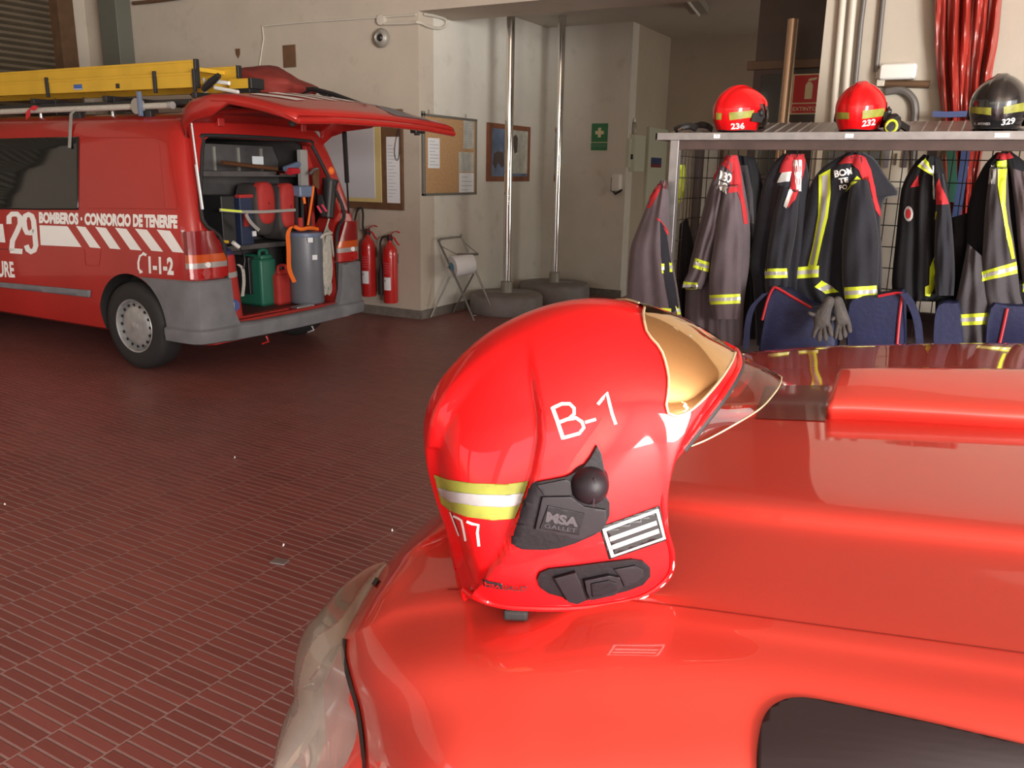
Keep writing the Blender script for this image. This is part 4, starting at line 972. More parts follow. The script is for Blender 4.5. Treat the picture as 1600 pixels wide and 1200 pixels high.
pp_ = [Y1(600, 37, YA-.03), Y1(640, 36, YA-.03), Vector((XC+.03, YA-.03, Y1(655, 36, YA).z)), X0(672, 42, XC+.03), X0(690, 44, XC+.03), X0(698, 36, XC+.03), X0(692, 28, XC+.03), X0(664, 22, XC+.03)]
tag(MB().tube(catmull(pp_, 4), .014, 8).build('conduit', M['pipewhite'], smooth=True), 'white conduit bending around the wall corner beside the siren', 'pipe')
x0 = Y1(177, 20, YA).x; x1 = Y1(205, 20, YA).x
o = MB().box((x0, YA-.20, 0), (x1, YA, ZB), .01).build('drain_duct', M['pipegreen']); tag(o, 'wide dark green vertical duct on the back wall near the shutter', 'duct')
q = Y1(172, 55, YA)
pipe([(166, -40), (168, 30), (171, 52)], YA-.03, .018, 'conduit', 'brown vertical conduit between the shutter and the green duct', M['brown'])
o = MB().box((q.x-.06, YA-.06, q.z-.09), (q.x+.06, YA, q.z+.02), .01).build('junction_box', M['pipewhite']); tag(o, 'small box at the end of the brown conduit', 'junction box')
o = pipe([(208, 5), (240, 2), (300, -6)], YA-.04, .02, 'conduit', 'brown pipe along the top of the back wall right of the green duct', M['brown'])
# -- cork board
cb = thing('cork_board', 'cork notice board in a grey frame with four sheets, on the wall by the poles', 'notice board', (XC, 7.5, 1.24))
a, b = 6.965, 7.965; z0, z1 = 1.238, 2.022
slabx('cork_panel', a+.01, b-.01, z0+.01, z1-.01, XC, M['cork'], cb, .018)
for y0_, y1_, za, zb in ((a, b, z1-.025, z1), (a, b, z0, z0+.025), (a, a+.03, z0, z1+.02), (b-.02, b, z0, z1)): slabx('frame_rail', y0_, y1_, za, zb, XC, M['greytrim'], cb, .03, .003)
for y_ in (a+.12, b-.2): MB().tube([(XC+.01, y_, z1), (XC+.01, y_, z1+.04)], .006, 6).build('hanger', M['greytrim'], cb)
def sheet_x(px0, py0, px1, py1, nm, par, m_=None, lines=0):
    A = X0(px0, py0, XC+.02); B = X0(px1, py1, XC+.02); o = slabx(nm, A.y, B.y, min(A.z, B.z), max(A.z, B.z), XC+.019, m_ or M['paper'], par, .002, 0)
    for k in range(lines):
        f = (k+1)/(lines+1); zz = A.z+(B.z-A.z)*f; slabx('ink_line', A.y+(B.y-A.y)*.15, A.y+(B.y-A.y)*(.9 if k % 3 else .6), zz-.003, zz+.003, XC+.0212, M['ink'], o, .0006, 0)
sheet_x(668.5, 215, 687, 263, 'pinned_sheet', cb, None, 8); sheet_x(724, 188, 740, 233, 'pinned_sheet', cb, M['posterwhite'], 10)
sheet_x(717, 237, 740, 269, 'pinned_sheet', cb, M['posterwhite'], 8); sheet_x(717.5, 270, 740, 303, 'pinned_sheet', cb, None, 4)
# -- framed poster
pc = thing('framed_poster', 'red-brown framed blue and white poster behind the front pole', 'poster', (XC, 8.7, 1.37))
A = X0(760, 192, XC); B = X0(824, 284, XC)
slabx('frame', A.y, B.y, 1.375, 2.005, XC, M['redframe'], pc, .03, .004)
ym = (A.y*.45+B.y*.55)
slabx('blue_half', A.y+.07, ym, 1.43, 1.95, XC+.03, M['posterblue'], pc, .002, 0); slabx('pale_half', ym, B.y-.07, 1.43, 1.95, XC+.03, M['posterwhite'], pc, .002, 0)
slabx('title_bar', A.y+.07, B.y-.07, 1.43, 1.465, XC+.0322, M['posterblue'], pc, .001, 0)
def blob_x(P, nm, m_, off): 
    pts = [X0(x, y, XC+off) for x, y in P]; return MB().prism(pts, (.001, 0, 0)).build(nm, m_, pc)
blob_x([(772, 240), (778, 236), (786, 238), (788, 258), (784, 262), (778, 254), (774, 264), (770, 256)], 'dark_figure', M['posterdark'], .033)
blob_x([(802, 214), (806, 210), (809, 216), (808, 238), (804, 240), (802, 228)], 'dark_figure', M['posterdark'], .033)
# -- first aid sign, cabinet, soap, bottle
YS = 9.60
A = Y1(925, 193, YS); B = Y1(948.5, 235, YS)
fs = thing('first_aid_sign', 'green first aid sign with a white cross', 'sign', ((A.x+B.x)/2, YS, B.z))
slab('sign_panel', A.x, B.x, B.z, A.z, YS, M['signgreen'], fs, .004, 0)
cx, cz = (A.x+B.x)/2, A.z-.105; e = YS-.0045
MB().box((cx-.055, e-.001, cz-.02), (cx+.055, e, cz+.02)).box((cx-.02, e-.0012, cz-.055), (cx+.02, e-.0002, cz+.055)).build('white_cross', M['signcream'], fs)
slab('divider', A.x, B.x, B.z+.088, B.z+.096, YS-.004, M['signcream'], fs, .001, 0)
wtext('BOTIQUIN', (A.x+.015, e-.001, B.z+.03), (1, 0, 0), (0, 0, 1), B.x-A.x-.03, .04, 'sign_lettering', mat('sign_pale_green', (.16, .30, .20), .5), fs)
ca = thing('first_aid_cabinet', 'pale enamelled first aid cabinet with a dark latch on the hall wall', 'cabinet', (-3.70, 9.8, 1.5))
y0 = X0(975, 240, -3.80).y
kx = -3.80; c0 = Y1(991.5, 240, 9.66)
x_out = c0.x; zt = Y1(982, 210, 9.66).z; zb = Y1(982, 268, 9.66).z
y1c = X0(1008, 240, x_out).y
x_in = max(kx, Y1(974, 240, 9.66).x)
MB().box((x_in, 9.66, zb), (x_out-.012, y1c, zt), .006).build('body', M['cream'], ca)
dr = MB().box((x_out-.012, 9.665, zb+.005), (x_out, y1c-.005, zt-.005), .003).build('door', M['cream'], ca)
MB().box((x_out-.05, 9.645, zb+.14), (x_out-.015, 9.662, zb+.20), .004).build('latch', M['black'], ca)
MB().box((x_in-.01, 9.59, zb+.05), (x_in+.03, 9.67, zt-.05)).build('mount', M['cream'], ca)
bt = thing('spray_bottle', 'small clear grey bottle standing on the first aid cabinet', 'bottle', ((x_in+x_out)/2-.02, 9.75, zt))
cb_ = ((x_in+x_out)/2-.02, 9.75, zt)
MB().lathe(cb_, [(.03, 0), (.036, .01), (.036, .09), (.03, .12), (.014, .145), (.0001, .146)], 18).build('bottle_body', M['pipegrey'], bt, smooth=True); MB().lathe(cb_, [(.013, .145), (.015, .15), (.012, .185), (.0001, .19)], 14).build('cap', M['white'], bt, smooth=True)
sd = thing('soap_dispenser', 'white and black soap dispenser on the wall under the first aid cabinet', 'dispenser', (-3.9, YS, 1.35))
A = Y1(960, 272, YS); B = Y1(972, 299, YS)
MB().box((A.x, YS-.09, B.z), (B.x, YS, A.z), .02).build('housing', M['white'], sd, smooth=True)
MB().box((A.x-.012, YS-.07, B.z-.005), (A.x+.02, YS-.012, A.z-.04), .008).build('side_cover', M['black'], sd); MB().tube([(A.x+.02, YS-.05, B.z-.002), ((A.x+B.x)/2, YS-.08, B.z-.03), (B.x+.03, YS-.08, B.z+.02)], .013, 8).build('lever', M['black'], sd, smooth=True)
# -- hall: cream door, notice, lamp, white panel for the far door light
A = X0(1010, 215, -3.80); B = X0(1039, 215, -3.80)
d2 = MB().box((-3.80, A.y, 0), (-3.76, B.y, 2.05), .004).build('door_2', M['cream']); d2['kind'] = 'structure'
MB().box((-3.76, A.y+.1, 1.02), (-3.72, A.y+.14, 1.06), .005).build('door_handle', M['chrome'], d2)
A = X0(1018, 246, -3.755); B = X0(1033, 262, -3.755)
nt_ = thing('wall_notice', 'small blue and maroon notice on the cream hall door', 'notice', (-3.755, (A.y+B.y)/2, B.z)); zm = B.z+(A.z-B.z)*.35
slabx('blue_part', A.y, B.y, zm, A.z, -3.757, mat('notice_blue', (.03, .05, .16), .5), nt_, .002, 0); slabx('maroon_part', A.y, B.y, B.z, zm, -3.757, mat('notice_maroon', (.2, .03, .04), .5), nt_, .002, 0)
lt = thing('ceiling_light', 'unlit fluorescent fitting on the hall ceiling', 'light', (-2.6, 8.5, ZH-.09))
pa, pb = Z2(1052, -30, ZH-.07), Z2(1093, 22, ZH-.07); dv = (pb-pa).normalized(); sd_ = dv.cross(Vector((0, 0, 1)))*.09
MB().prism([pa-sd_, pa+sd_, pb+sd_, pb-sd_], (0, 0, .07)).build('fitting', M['pipegrey'], lt); MB().tube([pa+dv*.03-Vector((0, 0, .015)), pb-dv*.03-Vector((0, 0, .015))], .013, 10).build('tube', M['white'], lt, smooth=True)
ye = hx
def hallpanel(name, label, px0, px1, z0, z1, m_, kind=None, cat=None, t=.03):
    a_, b_ = Y1(px0, 240, ye).x, Y1(px1, 240, ye).x; o = MB().box((a_, ye-t, z0), (b_, ye, z1), .003).build(name, m_)
    if kind: o['kind'] = kind
    else: tag(o, label, cat)
    return o
hallpanel('door_light_panel', None, 1098, 1126, 0, 2.1, M['white'], 'structure'); hallpanel('trim_2', None, 1126, 1131, 0, 2.2, M['brown'], 'structure', t=.05)  # white panel painted in for the bright light at the far door gap
# dark partition with a door, sign and pole in front of it
YP = 6.40
xa, xb = Y1(1180, 100, YP).x, Y1(1300, 100, YP).x
struct(MB().box((xa, YP, 0), (xb, YP+.12, ZB)), 'wall_partition', M['darkdoor'])
struct(MB().box((xa-.05, YP-.03, Y1(1180, 103, YP).z-.03), (xb, YP, Y1(1180, 103, YP).z+.03), .006), 'trim_3', M['brown'])
d3 = MB().box((xa-.0, YP-.02, 0), (Y1(1232, 100, YP).x, YP, Y1(1180, 108, YP).z), .003).build('door_3', mat('maroon_door', (.05, .016, .014), .35)); d3['kind'] = 'structure'
MB().box((xa+.06, YP-.03, 1.5), (Y1(1226, 100, YP).x, YP-.02, Y1(1180, 118, YP).z), .003).build('door_pane', M['glassdark'], d3)
# the sign
A = Y1(1240, 116, YP-.01); B = Y1(1284, 178, YP-.01); es = thing('extinguisher_sign', 'red EXTINTOR sign with a cream extinguisher symbol', 'sign', ((A.x+B.x)/2, YP, B.z)); w_ = B.x-A.x; h_ = A.z-B.z
slab('sign_border', A.x, B.x, B.z, A.z, YP, M['signcream'], es, .004, 0); slab('red_panel', A.x+.008, B.x-.008, B.z+h_*.29, A.z-.008, YP-.004, M['signred'], es, .001, 0); slab('red_strip', A.x+.008, B.x-.008, B.z+.008, B.z+h_*.26, YP-.004, M['signred'], es, .001, 0)
c = A.x+w_*.52; zb_ = B.z+h_*.38
sym = MB().prism([(c-.025, YP-.0055, zb_), (c+.025, YP-.0055, zb_), (c+.025, YP-.0055, zb_+h_*.34), (c+.012, YP-.0055, zb_+h_*.42), (c-.012, YP-.0055, zb_+h_*.42), (c-.025, YP-.0055, zb_+h_*.34)], (0, -.001, 0))
sym.prism([(c-.012, YP-.0055, zb_+h_*.43), (c+.045, YP-.0055, zb_+h_*.47), (c+.05, YP-.0055, zb_+h_*.53), (c-.005, YP-.0055, zb_+h_*.50)], (0, -.001, 0)).build('extinguisher_symbol', M['signcream'], es)
wtext('EXTINTOR', (A.x+.016, YP-.0056, B.z+h_*.085), (1, 0, 0), (0, 0, 1), w_-.032, h_*.10, 'sign_lettering', M['signcream'], es, .012)
# -- poles
def pole(px, py, y, label, r=.042, m_='chrome', z0=.2, ztop=ZH):
    p = Y1(px, py, y); t = thing('fire_pole', label, 'pole', (p.x, p.y, z0), 'firefighter poles')
    MB().cyl((p.x, p.y, z0+.002), (p.x, p.y, ztop), r, 32).build('shaft', M[m_], t, smooth=True)
    MB().lathe((p.x, p.y, z0), [(.10, .002), (.10, .012), (.062, .016), (.062, .13), (.048, .14), (.0001, .14)], 24).build('foot_flange', M['pipegrey'], t, smooth=True, angle=40)
    return p
# concrete drums first
def drum(c, r, label):
    t = thing('pole_base', label, 'pole base', c, 'concrete bases under the poles')
    MB().lathe(c, [(r*.96, .001), (r, .03), (r*.985, .17), (r*.95, .20), (r*.90, .21), (.0001, .215)], 44).build('drum', M['greyconc'], t, smooth=True, angle=40)
    MB().box((c[0]-r*.5, c[1]-.012, .205), (c[0]+r*.5, c[1]+.012, .228), .006, rot=Matrix.Rotation(R(25), 3, 'Z')).build('top_rib', M['greyconc'], t)
p1 = Y1(791.5, 447, 7.86); drum((p1.x, p1.y, 0), .40, 'grey round base under the front pole beside the paper roll stand')
p2 = Y1(866, 437, 8.95); drum((p2.x, p2.y, 0), .43, 'grey round base under the rear pole, partly hidden by the big helmet')
pole(791.5, 447, 7.86, 'front polished steel pole, in front of the framed poster', .043)
pole(866, 437, 8.95, 'rear polished steel pole between the poster and the first aid sign', .043)
M['bronze'] = mat('brushed_bronze_pole', (0.55, 0.38, 0.26), 0.35, metal=.9)
pole(1232, 110, 6.15, 'bronze toned pole left of the extinguisher sign', .035, 'bronze', 0.002, Y1(1240, 30, 6.15).z)
# -- paper roll stand
ps = thing('paper_roll_stand', 'grey folding stand holding a white paper roll beside the wall corner', 'paper roll stand', (-4.65, 7.3, 0))
F1, F2, F3, F4 = Z2(673, 496, .01), Z2(741, 501, .01), Z2(708, 488, .01), Z2(773, 494, .01)
dl = (F3-F1)
TL = onp(687, 376, F1.lerp(F2, .35)+Vector((0, 0, .8)), Vector((.3, -1, 0)).normalized())
def pz(px, py, ref): return onp(px, py, ref, Vector((.45, -.9, 0)).normalized())
mid = (F1+F2+F3+F4)/4
TLp, TRp = pz(687, 376, mid), pz(722, 372, mid+Vector((.1, .2, 0)))
tb_ = MB().tube(catmull([F2, F2.lerp(TLp, .5), TLp-Vector((0, 0, .03)), TLp, TLp.lerp(TRp, .1)+Vector((0, 0, .015)), TRp+Vector((-.02, 0, .012)), TRp, F4.lerp(TRp, .5), F4], 5), .011, 8); tb_.build('bent_frame', M['greytrim'], ps, smooth=True)
KL, KR = pz(703, 432, mid), pz(740, 428, mid+Vector((.1, .2, 0)))
MB().tube([KL, F1], .010, 8).build('leg', M['greytrim'], ps, smooth=True); MB().tube([KR, F3], .010, 8).build('leg', M['greytrim'], ps, smooth=True)
c1, c2 = pz(706, 417, mid+Vector((0, -.06, 0))), pz(736, 411, mid+Vector((.02, .10, 0))); ax = (c2-c1).normalized(); L_ = (c2-c1).length
rl = MB().lathe(c1, [(.03, 0), (.108, 0), (.112, .006), (.112, L_*.9), (.108, L_), (.03, L_)], 36, ax).build('paper_roll', M['paper'], ps, smooth=True, angle=40)
MB().lathe(c1-ax*.006, [(.022, -.02), (.045, 0), (.045, .004), (.0001, .005)], 20, ax).build('roll_core', mat('blue_core', (.06, .20, .30), .5), rl, smooth=True)
MB().tube([c1-ax*.05, c2+ax*.05], .008, 8).build('axle', M['greytrim'], ps, smooth=True)
ca_, cb2 = pz(714, 398, mid+Vector((0, -.04, 0))), pz(747, 397, mid+Vector((.1, .12, 0)))
MB().tube([ca_, cb2], .013, 8).build('tear_bar', M['greytrim'], ps, smooth=True); MB().tube([TLp.lerp(KL, .15), ca_], .004, 6).build('tear_bar_arm', M['greytrim'], ps); MB().tube([TRp.lerp(KR, .1), cb2], .004, 6).build('tear_bar_arm', M['greytrim'], ps)
# scraps on the floor
def scrap(px, py, r_, name, label, m_, cat, seed):
    rr = random.Random(seed); c = Z2(px, py, .004); pts = [(c.x+r_*rr.uniform(.6, 1)*math.cos(a*1.05), c.y+r_*rr.uniform(.5, 1)*math.sin(a*1.05), .003+rr.uniform(0, .012)) for a in range(6)]
    o = MB().add(pts+[(c.x, c.y, .018)], [(i, (i+1) % 6, 6) for i in range(6)]+[(5, 4, 3, 2, 1, 0)]).build(name, m_); tag(o, label, cat)
scrap(742, 494, .05, 'crumpled_paper', 'scrap of white paper on the floor under the paper roll stand', M['paper'], 'paper', 1)
c = Z2(437, 877, .003); o = MB().box((c.x-.032, c.y-.022, .0), (c.x+.032, c.y+.022, .005), .002, rot=Matrix.Rotation(R(12), 3, 'Z')).build('floor_chip', M['galv']); tag(o, 'small flat grey piece lying on the tiled floor between the van and the bonnet', 'debris')
for k, (px, py) in enumerate(((443, 854), (8, 790), (367, 716), (613, 830))): scrap(px, py, .006, 'litter_speck', ['pale speck just behind the small grey floor piece', 'pale speck on the floor tiles at the left edge', 'pale speck on the floor tiles below the van rear wheel', 'pale speck on the floor left of the big helmet'][k], M['paper'], 'litter', k+5)
# ================================================================= RIGHT WALL
y_ = YR-.02
pipe([(1322, -60), (1317, 0), (1304, 150), (1300, 215)], y_, .020, 'conduit', 'leftmost white conduit on the right-hand wall', M['pipewhite'], group=None)
pipe([(1338, -60), (1333, 0), (1322, 128), (1317, 215)], y_, .020, 'conduit', 'second white conduit, just behind helmet 232', M['pipewhite'])
pipe([(1355, -60), (1350, 0), (1345, 40), (1337, 125), (1334, 210)], y_, .014, 'conduit', 'dark grey conduit right of the two white conduits', M['pipedk'])
pipe([(1384, -60), (1380, 0), (1369, 112)], y_, .014, 'conduit', 'dark grey conduit ending at the emergency light', M['pipedk'])
pipe([(1372, 131), (1415, 131), (1452, 132)], y_, .020, 'conduit', 'dark horizontal pipe under the emergency light', M['brown'])
o = MB().tube(catmull([Y1(a, b, y_) for a, b in ((1384, 143), (1408, 141), (1424, 152), (1430, 170), (1428, 210), (1426, 330))], 6), .022, 10).build('conduit', M['pipedk'], smooth=True); tag(o, 'grey pipe with a bend beside the red hanging hose', 'pipe')
el = thing('emergency_light', 'white emergency light box on the right-hand wall above helmet 232', 'light', (0, YR, 2.0)); A = Y1(1376, 101, YR-.04); B = Y1(1431, 124, YR-.04)
MB().box((A.x, YR-.08, B.z), (B.x, YR, A.z), .02).build('diffuser', M['white'], el, smooth=True); MB().box((A.x-.02, YR-.03, B.z+.01), (A.x+.03, YR, A.z-.02), .004).build('base', M['pipewhite'], el)
o = MB().box((Y1(1371, 130, YR).x, YR-.05, Y1(1371, 136, YR).z), (Y1(1384, 125, YR).x, YR, Y1(1384, 124, YR).z), .006).build('junction_box', M['pipewhite']); tag(o, 'small pale junction box under the emergency light', 'junction box')
M['redpvc'] = mat('red_pvc', (0.42, 0.045, 0.032), 0.38, coat=.4, noise=.2, nscale=6)
hs = thing('hanging_hose', 'bundle of red flat hose hanging on the right-hand wall', 'hose', (.4, 5.2, 1.0))
Lc = catmull([Vector((x, y, 0)) for x, y in ((1460, -70), (1459, 0), (1460, 60), (1463, 110), (1468, 150), (1472, 200), (1474, 260), (1478, 350), (1484, 450))], 8); Rc = catmull([Vector((x, y, 0)) for x, y in ((1575, -70), (1566, 0), (1560, 60), (1552, 105), (1546, 150), (1542, 200), (1532, 260), (1524, 350), (1512, 450))], 8)
for k in range(5):
    rows = []
    for a, b in zip(Lc, Rc):
        r_ = []
        for j in range(13):
            t = (k+j/12)/5; q = a.lerp(b, t); tt = j/12; r_.append(Y1(q.x, q.y, YR-.05-.05*math.sin(math.pi*tt)-.018*math.sin(9*tt+k*2+q.y*.02)-(k % 2)*.02))
        rows.append(r_)
    o = MB().grid(rows).build('hose_fold', M['redpvc'], hs, smooth=True); md = o.modifiers.new('s', 'SOLIDIFY'); md.thickness = .004
A = [Y1(x, y, YR-.14) for x, y in ((1457, 178), (1480, 179), (1506, 178), (1545, 177))]
MB().ribbon(A, Vector((0, 0, .03)), t=.003).build('blue_strap', mat('blue_webbing', (.07, .10, .24), .7), hs)
o = MB().ribbon([Y1(x, y, 4.95) for x, y in ((1484, 224), (1487, 250), (1488, 290), (1483, 316))], Vector((.045, 0, 0)), t=.004).build('hanging_strap', mat('green_webbing', (.06, .22, .15), .7)); tag(o, 'green strap hanging behind the cage in front of the red hose', 'strap')
o = MB().ribbon([Y1(x, y, 4.95) for x, y in ((1510, 224), (1506, 260), (1500, 300), (1492, 352))], Vector((.04, 0, .01)), t=.004).build('hanging_strap', mat('blue_webbing_light', (.10, .15, .36), .7)); tag(o, 'blue strap hanging behind the cage in front of the red hose', 'strap')
# notice window and white window seen through the cage
w1 = MB().box((Y1(1279, 225, YR).x, YR-.02, Y1(1279, 290, YR).z), (Y1(1432, 225, YR).x, YR, Y1(1432, 216, YR).z), .003).build('window_1', mat('window_cream', (.85, .83, .70), .5)); w1['kind'] = 'structure'
def win(px0, py0, px1, py1, nm, m_, t=.03): return MB().box((Y1(px0, py0, YR).x, YR-t, Y1(px0, py1, YR).z), (Y1(px1, py0, YR).x, YR-.018, Y1(px1, py0, YR).z), .002).build(nm, m_, w1)
win(1290, 229, 1381, 268, 'green_frame', mat('window_green_grey', (.16, .17, .11), .5)); win(1296, 238, 1376, 268, 'grey_pane', mat('window_grey', (.20, .22, .24), .15), .034); win(1296, 246, 1340, 249, 'glazing_bar', M['greytrim'], .04)
win(1384, 231, 1392, 262, 'curtain', mat('curtain_grey', (.32, .35, .42), .7), .032); win(1413, 225, 1422, 262, 'curtain', mat('curtain_dark', (.14, .12, .13), .7), .032); win(1400, 240, 1403, 258, 'glazing_bar', M['greytrim'], .034)
# ================================================================= COAT RACK CAGE
M['rackrust'] = mat('brown_painted_steel', (0.085, 0.055, 0.048), 0.55, noise=.25, nscale=12)
M['wire'] = mat('dark_wire', (0.05, 0.04, 0.035), 0.5)
YF, YK, ZS = 4.15, 4.66, 1.690
xl = Y1(1024, 212, YF).x; xr = 1.75
zl = Y1(1300, 207, YF).z
rack = thing('coat_rack', 'grey steel cage rack with a helmet shelf and wire mesh, full of fire coats', 'rack', ((xl+xr)/2, YF, 0))
zt = Y1(1300, 206, YF).z; zb = Y1(1300, 218.5, YF).z
mb = MB(); mb.box((xl, YF, zb), (xr, YF+.012, zt), .002); mb.box((xl, YF, zb), (xl+.012, YK, zt), .002)
mb.build('shelf_lip', M['galv'], rack)
# shelf sheet rising slightly towards the back
a, b = Vector((xl+.012, YF+.012, zb+.012)), Vector((xr, YF+.012, zb+.012)); c, d = Vector((xr, YK+.02, zt+.072)), Vector((xl+.012, YK+.02, zt+.072))
MB().prism([a, b, c, d], (0, 0, -.006)).build('shelf_sheet', M['galv'], rack)
mb = MB()
for k in range(60):
    x = xl+.06+k*.054; s0 = Vector((x, YF+.03, a.z+.003)); s1 = Vector((x, YK, a.z+.003+(c.z-a.z)*(YK-YF-.03)/(YK-YF)))
    mb.tube([s0, s1], .005, 4)
mb.build('shelf_ribs', M['galv'], rack)
xp = Y1(1051, 300, YF+.03).x
MB().box((xp-.022, YF+.01, 0), (xp+.022, YF+.055, zb), .003).build('front_post', M['galv'], rack)
mb = MB(); mb.box((xp, YF+.02, zb-.045), (xr, YF+.05, zb), .003); mb.build('front_rail', M['rackrust'], rack)
for px in (1094, 1240, 1330, 1458, 1574):
    x = Y1(px, 230, YK).x; MB().box((x-.022, YK-.02, 0), (x+.022, YK+.02, zt+.04), .003).build('back_post', M['rackrust'], rack)
MB().box((xp, YK-.02, zb-.03), (xr, YK+.02, zb+.01), .003).build('back_rail', M['rackrust'], rack)
MB().box((xp, YK-.02, .80), (xr, YK+.02, .84), .003).build('back_rail', M['rackrust'], rack)
MB().box((xp, YF+.03, .50), (xr, YK, .53), .003).build('bench_shelf', M['rackrust'], rack)
MB().box((xp, YK-.004, .10), (xr, YK+.004, .82), .001).build('back_panel', M['rackrust'], rack)
MB().box((xp, YF+.0, .03), (xr, YF+.03, .09), .003).build('foot_rail', M['rackrust'], rack)
def wires(name, P):
    mb = MB()
    for a_, b_ in P: mb.tube([a_, b_], .0026, 4)
    return mb.build(name, M['wire'], rack)
P = []; x = xp+.03
while x < xr: P.append(((x, YK, .82), (x, YK, zb))); x += .0545
z = zb-.075
while z > .84: P.append(((xp, YK+.004, z), (xr, YK+.004, z))); z -= .107
wires('mesh_panel', P)
P = []; y = YF+.06
while y < YK: P.append(((xp, y, .10), (xp, y, zb))); y += .0545
z = zb-.075
while z > .12: P.append(((xp+.003, YF+.03, z), (xp+.003, YK, z))); z -= .107
wires('mesh_panel', P)
for px, w in ((1120, 11), (1327, 13), (1565.5, 20)):
    p = Y1(px, 212, YF-.001); ww = w*.5*(4.0/FPX)*.9; o = MB().box((p.x-ww, YF-.002, zb+.008), (p.x+ww, YF, zt-.008), .0005).build('name_tag', M['paper'], rack)
    wtext({1120: '236', 1327: '232', 1565.5: '329'}[px], (p.x-ww*.35, YF-.0025, zb+.015), (1, 0, 0), (0, 0, 1), ww*.8, .010, 'tag_number', M['ink'], o, .0)
# ---- clothes
M['c_grey'] = mat('faded_grey_aramid', (0.120, 0.092, 0.105), 0.85, noise=.18, nscale=7, bump=.25, bscale=160, sheen=.15)
M['c_greyd'] = mat('dark_grey_aramid', (0.060, 0.054, 0.062), 0.85, noise=.18, nscale=7, bump=.25, bscale=160, sheen=.15)
M['c_navy'] = mat('black_navy_aramid', (0.013, 0.0135, 0.021), 0.85, noise=.2, nscale=7, bump=.25, bscale=160, sheen=.15)
M['c_black'] = mat('black_aramid', (0.008, 0.0075, 0.010), 0.85, noise=.2, nscale=7, bump=.2, bscale=160)
M['c_red'] = mat('red_aramid', (0.52, 0.028, 0.035), 0.8, noise=.12, nscale=9)
M['c_maroon'] = mat('maroon_lining', (0.10, 0.02, 0.025), 0.8)
M['bagblue'] = mat('navy_bag_nylon', (0.020, 0.025, 0.075), 0.55, noise=.2, nscale=10, bump=.2, bscale=50)
M['piping'] = mat('red_piping', (0.50, 0.02, 0.03), 0.5)
def drape(Lp, Rp, y, d, folds=3, amp=.016, ph=0.0, n=40, m=36, back=.5, top=.35, lean=0.0):
    Lc = resamp(catmull([Vector((a, b, 0)) for a, b in Lp], 8), n); Rc = resamp(catmull([Vector((a, b, 0)) for a, b in Rp], 8), n); rows = []
    for i, (a, b) in enumerate(zip(Lc, Rc)):
        t = i/(n-1); r_ = []; bk = []
        wpx = abs(b.x-a.x)
        for j in range(m+1):
            s = j/m; q = a.lerp(b, s); ed = math.sin(math.pi*s)**.55
            f = amp*(top+(1-top)*t)*(math.sin(2*math.pi*(folds*s+.12*math.sin(5*t+ph))+ph)+.45*math.sin(2*math.pi*(folds*2.3*s-.2*t)+ph*2))+.006*math.sin(13*t+7*s+ph)
            r_.append(Y1(q.x, q.y, y-d*ed*(.75+.25*math.sin(math.pi*min(1, t*1.3)))-f*ed-lean*t))
            if 0 < j < m: bk.append(Y1(q.x, q.y, y+d*back*ed-lean*t))
        rows.append(r_+bk[::-1])
    mb = MB(); mb.grid(rows, close_u=True); k = len(rows[0]); o0 = (n-1)*k
    mb.f.append(list(range(k))); mb.mi.append(0); mb.f.append([o0+q for q in range(k)][::-1]); mb.mi.append(0)
    return mb
class Coat:
    def __init__(s, label, at_, group='fire coats on the rack', name='fire_coat', cat='coat'):
        s.t = thing(name, label, cat, at_, group); s.p = []
    def part(s, name, m_, *a, **k):
        o = drape(*a, **k).build(name, M[m_], s.t, smooth=True, angle=70); s.p.append(o); s.b = bvh_of(s.p); return o
    def patch(s, name, m_, px, off=.003, cell=4):
        return lay_px(cutup(poly2d(px), cell), s.b, off).build(name, M[m_], s.t, smooth=True, angle=70)
    def band(s, name, q, par=None):
        """yellow band with a silver middle; q = bl, br, tr, tl"""
        bl, br, tr, tl = [Vector((x, y, 0)) for x, y in q]
        o = s.patch(name, 'yellow_t', [tuple(v)[:2] for v in (bl, br, tr, tl)])
        a, b, c, d = bl.lerp(tl, .33), br.lerp(tr, .33), br.lerp(tr, .68), bl.lerp(tl, .68)
        lay_px(cutup(poly2d([tuple(v)[:2] for v in (a, b, c, d)]), 4), s.b, .0045).build('silver_strip', M['silver_t'], o, smooth=True)
        return o
    def text(s, txt, q, m_='sticker', bold=.04): return lay_px(cutup(warp(text2d(txt, bold), q), 4), s.b, .005).build('lettering', M[m_], s.t)
# dark second row
for (lab, L_, R_, y, mm) in (
  ('black coat hanging behind the grey coat under helmet 236', [(1148, 242), (1150, 300), (1158, 380), (1164, 445), (1160, 530)], [(1180, 246), (1192, 290), (1198, 350), (1200, 420), (1200, 530)], 4.42, 'c_black'),
  ('black coat in shadow between the emblem coat and the rightmost grey coat', [(1470, 345), (1465, 400), (1462, 460), (1460, 545)], [(1520, 330), (1526, 400), (1530, 460), (1532, 545)], 4.45, 'c_black'),
  ('black trousers hanging at the left end inside the cage', [(1062, 350), (1058, 400), (1056, 460), (1056, 545)], [(1074, 340), (1088, 400), (1096, 460), (1100, 545)], 4.45, 'c_black')):
    c_ = Coat(lab, (Y1(L_[0][0], 300, y).x, y, 1.0)); c_.part('body', mm, L_, R_, y, .07, 2, .012, 1.0)
    if lab.startswith('black coat hanging'):
        c_.patch('grey_edge', 'c_greyd', [(1156, 258), (1168, 258), (1176, 300), (1178, 350), (1168, 345), (1160, 300)])
        c_.band('reflective_band', [(1161, 408), (1171, 409), (1171, 395), (1161, 396)])
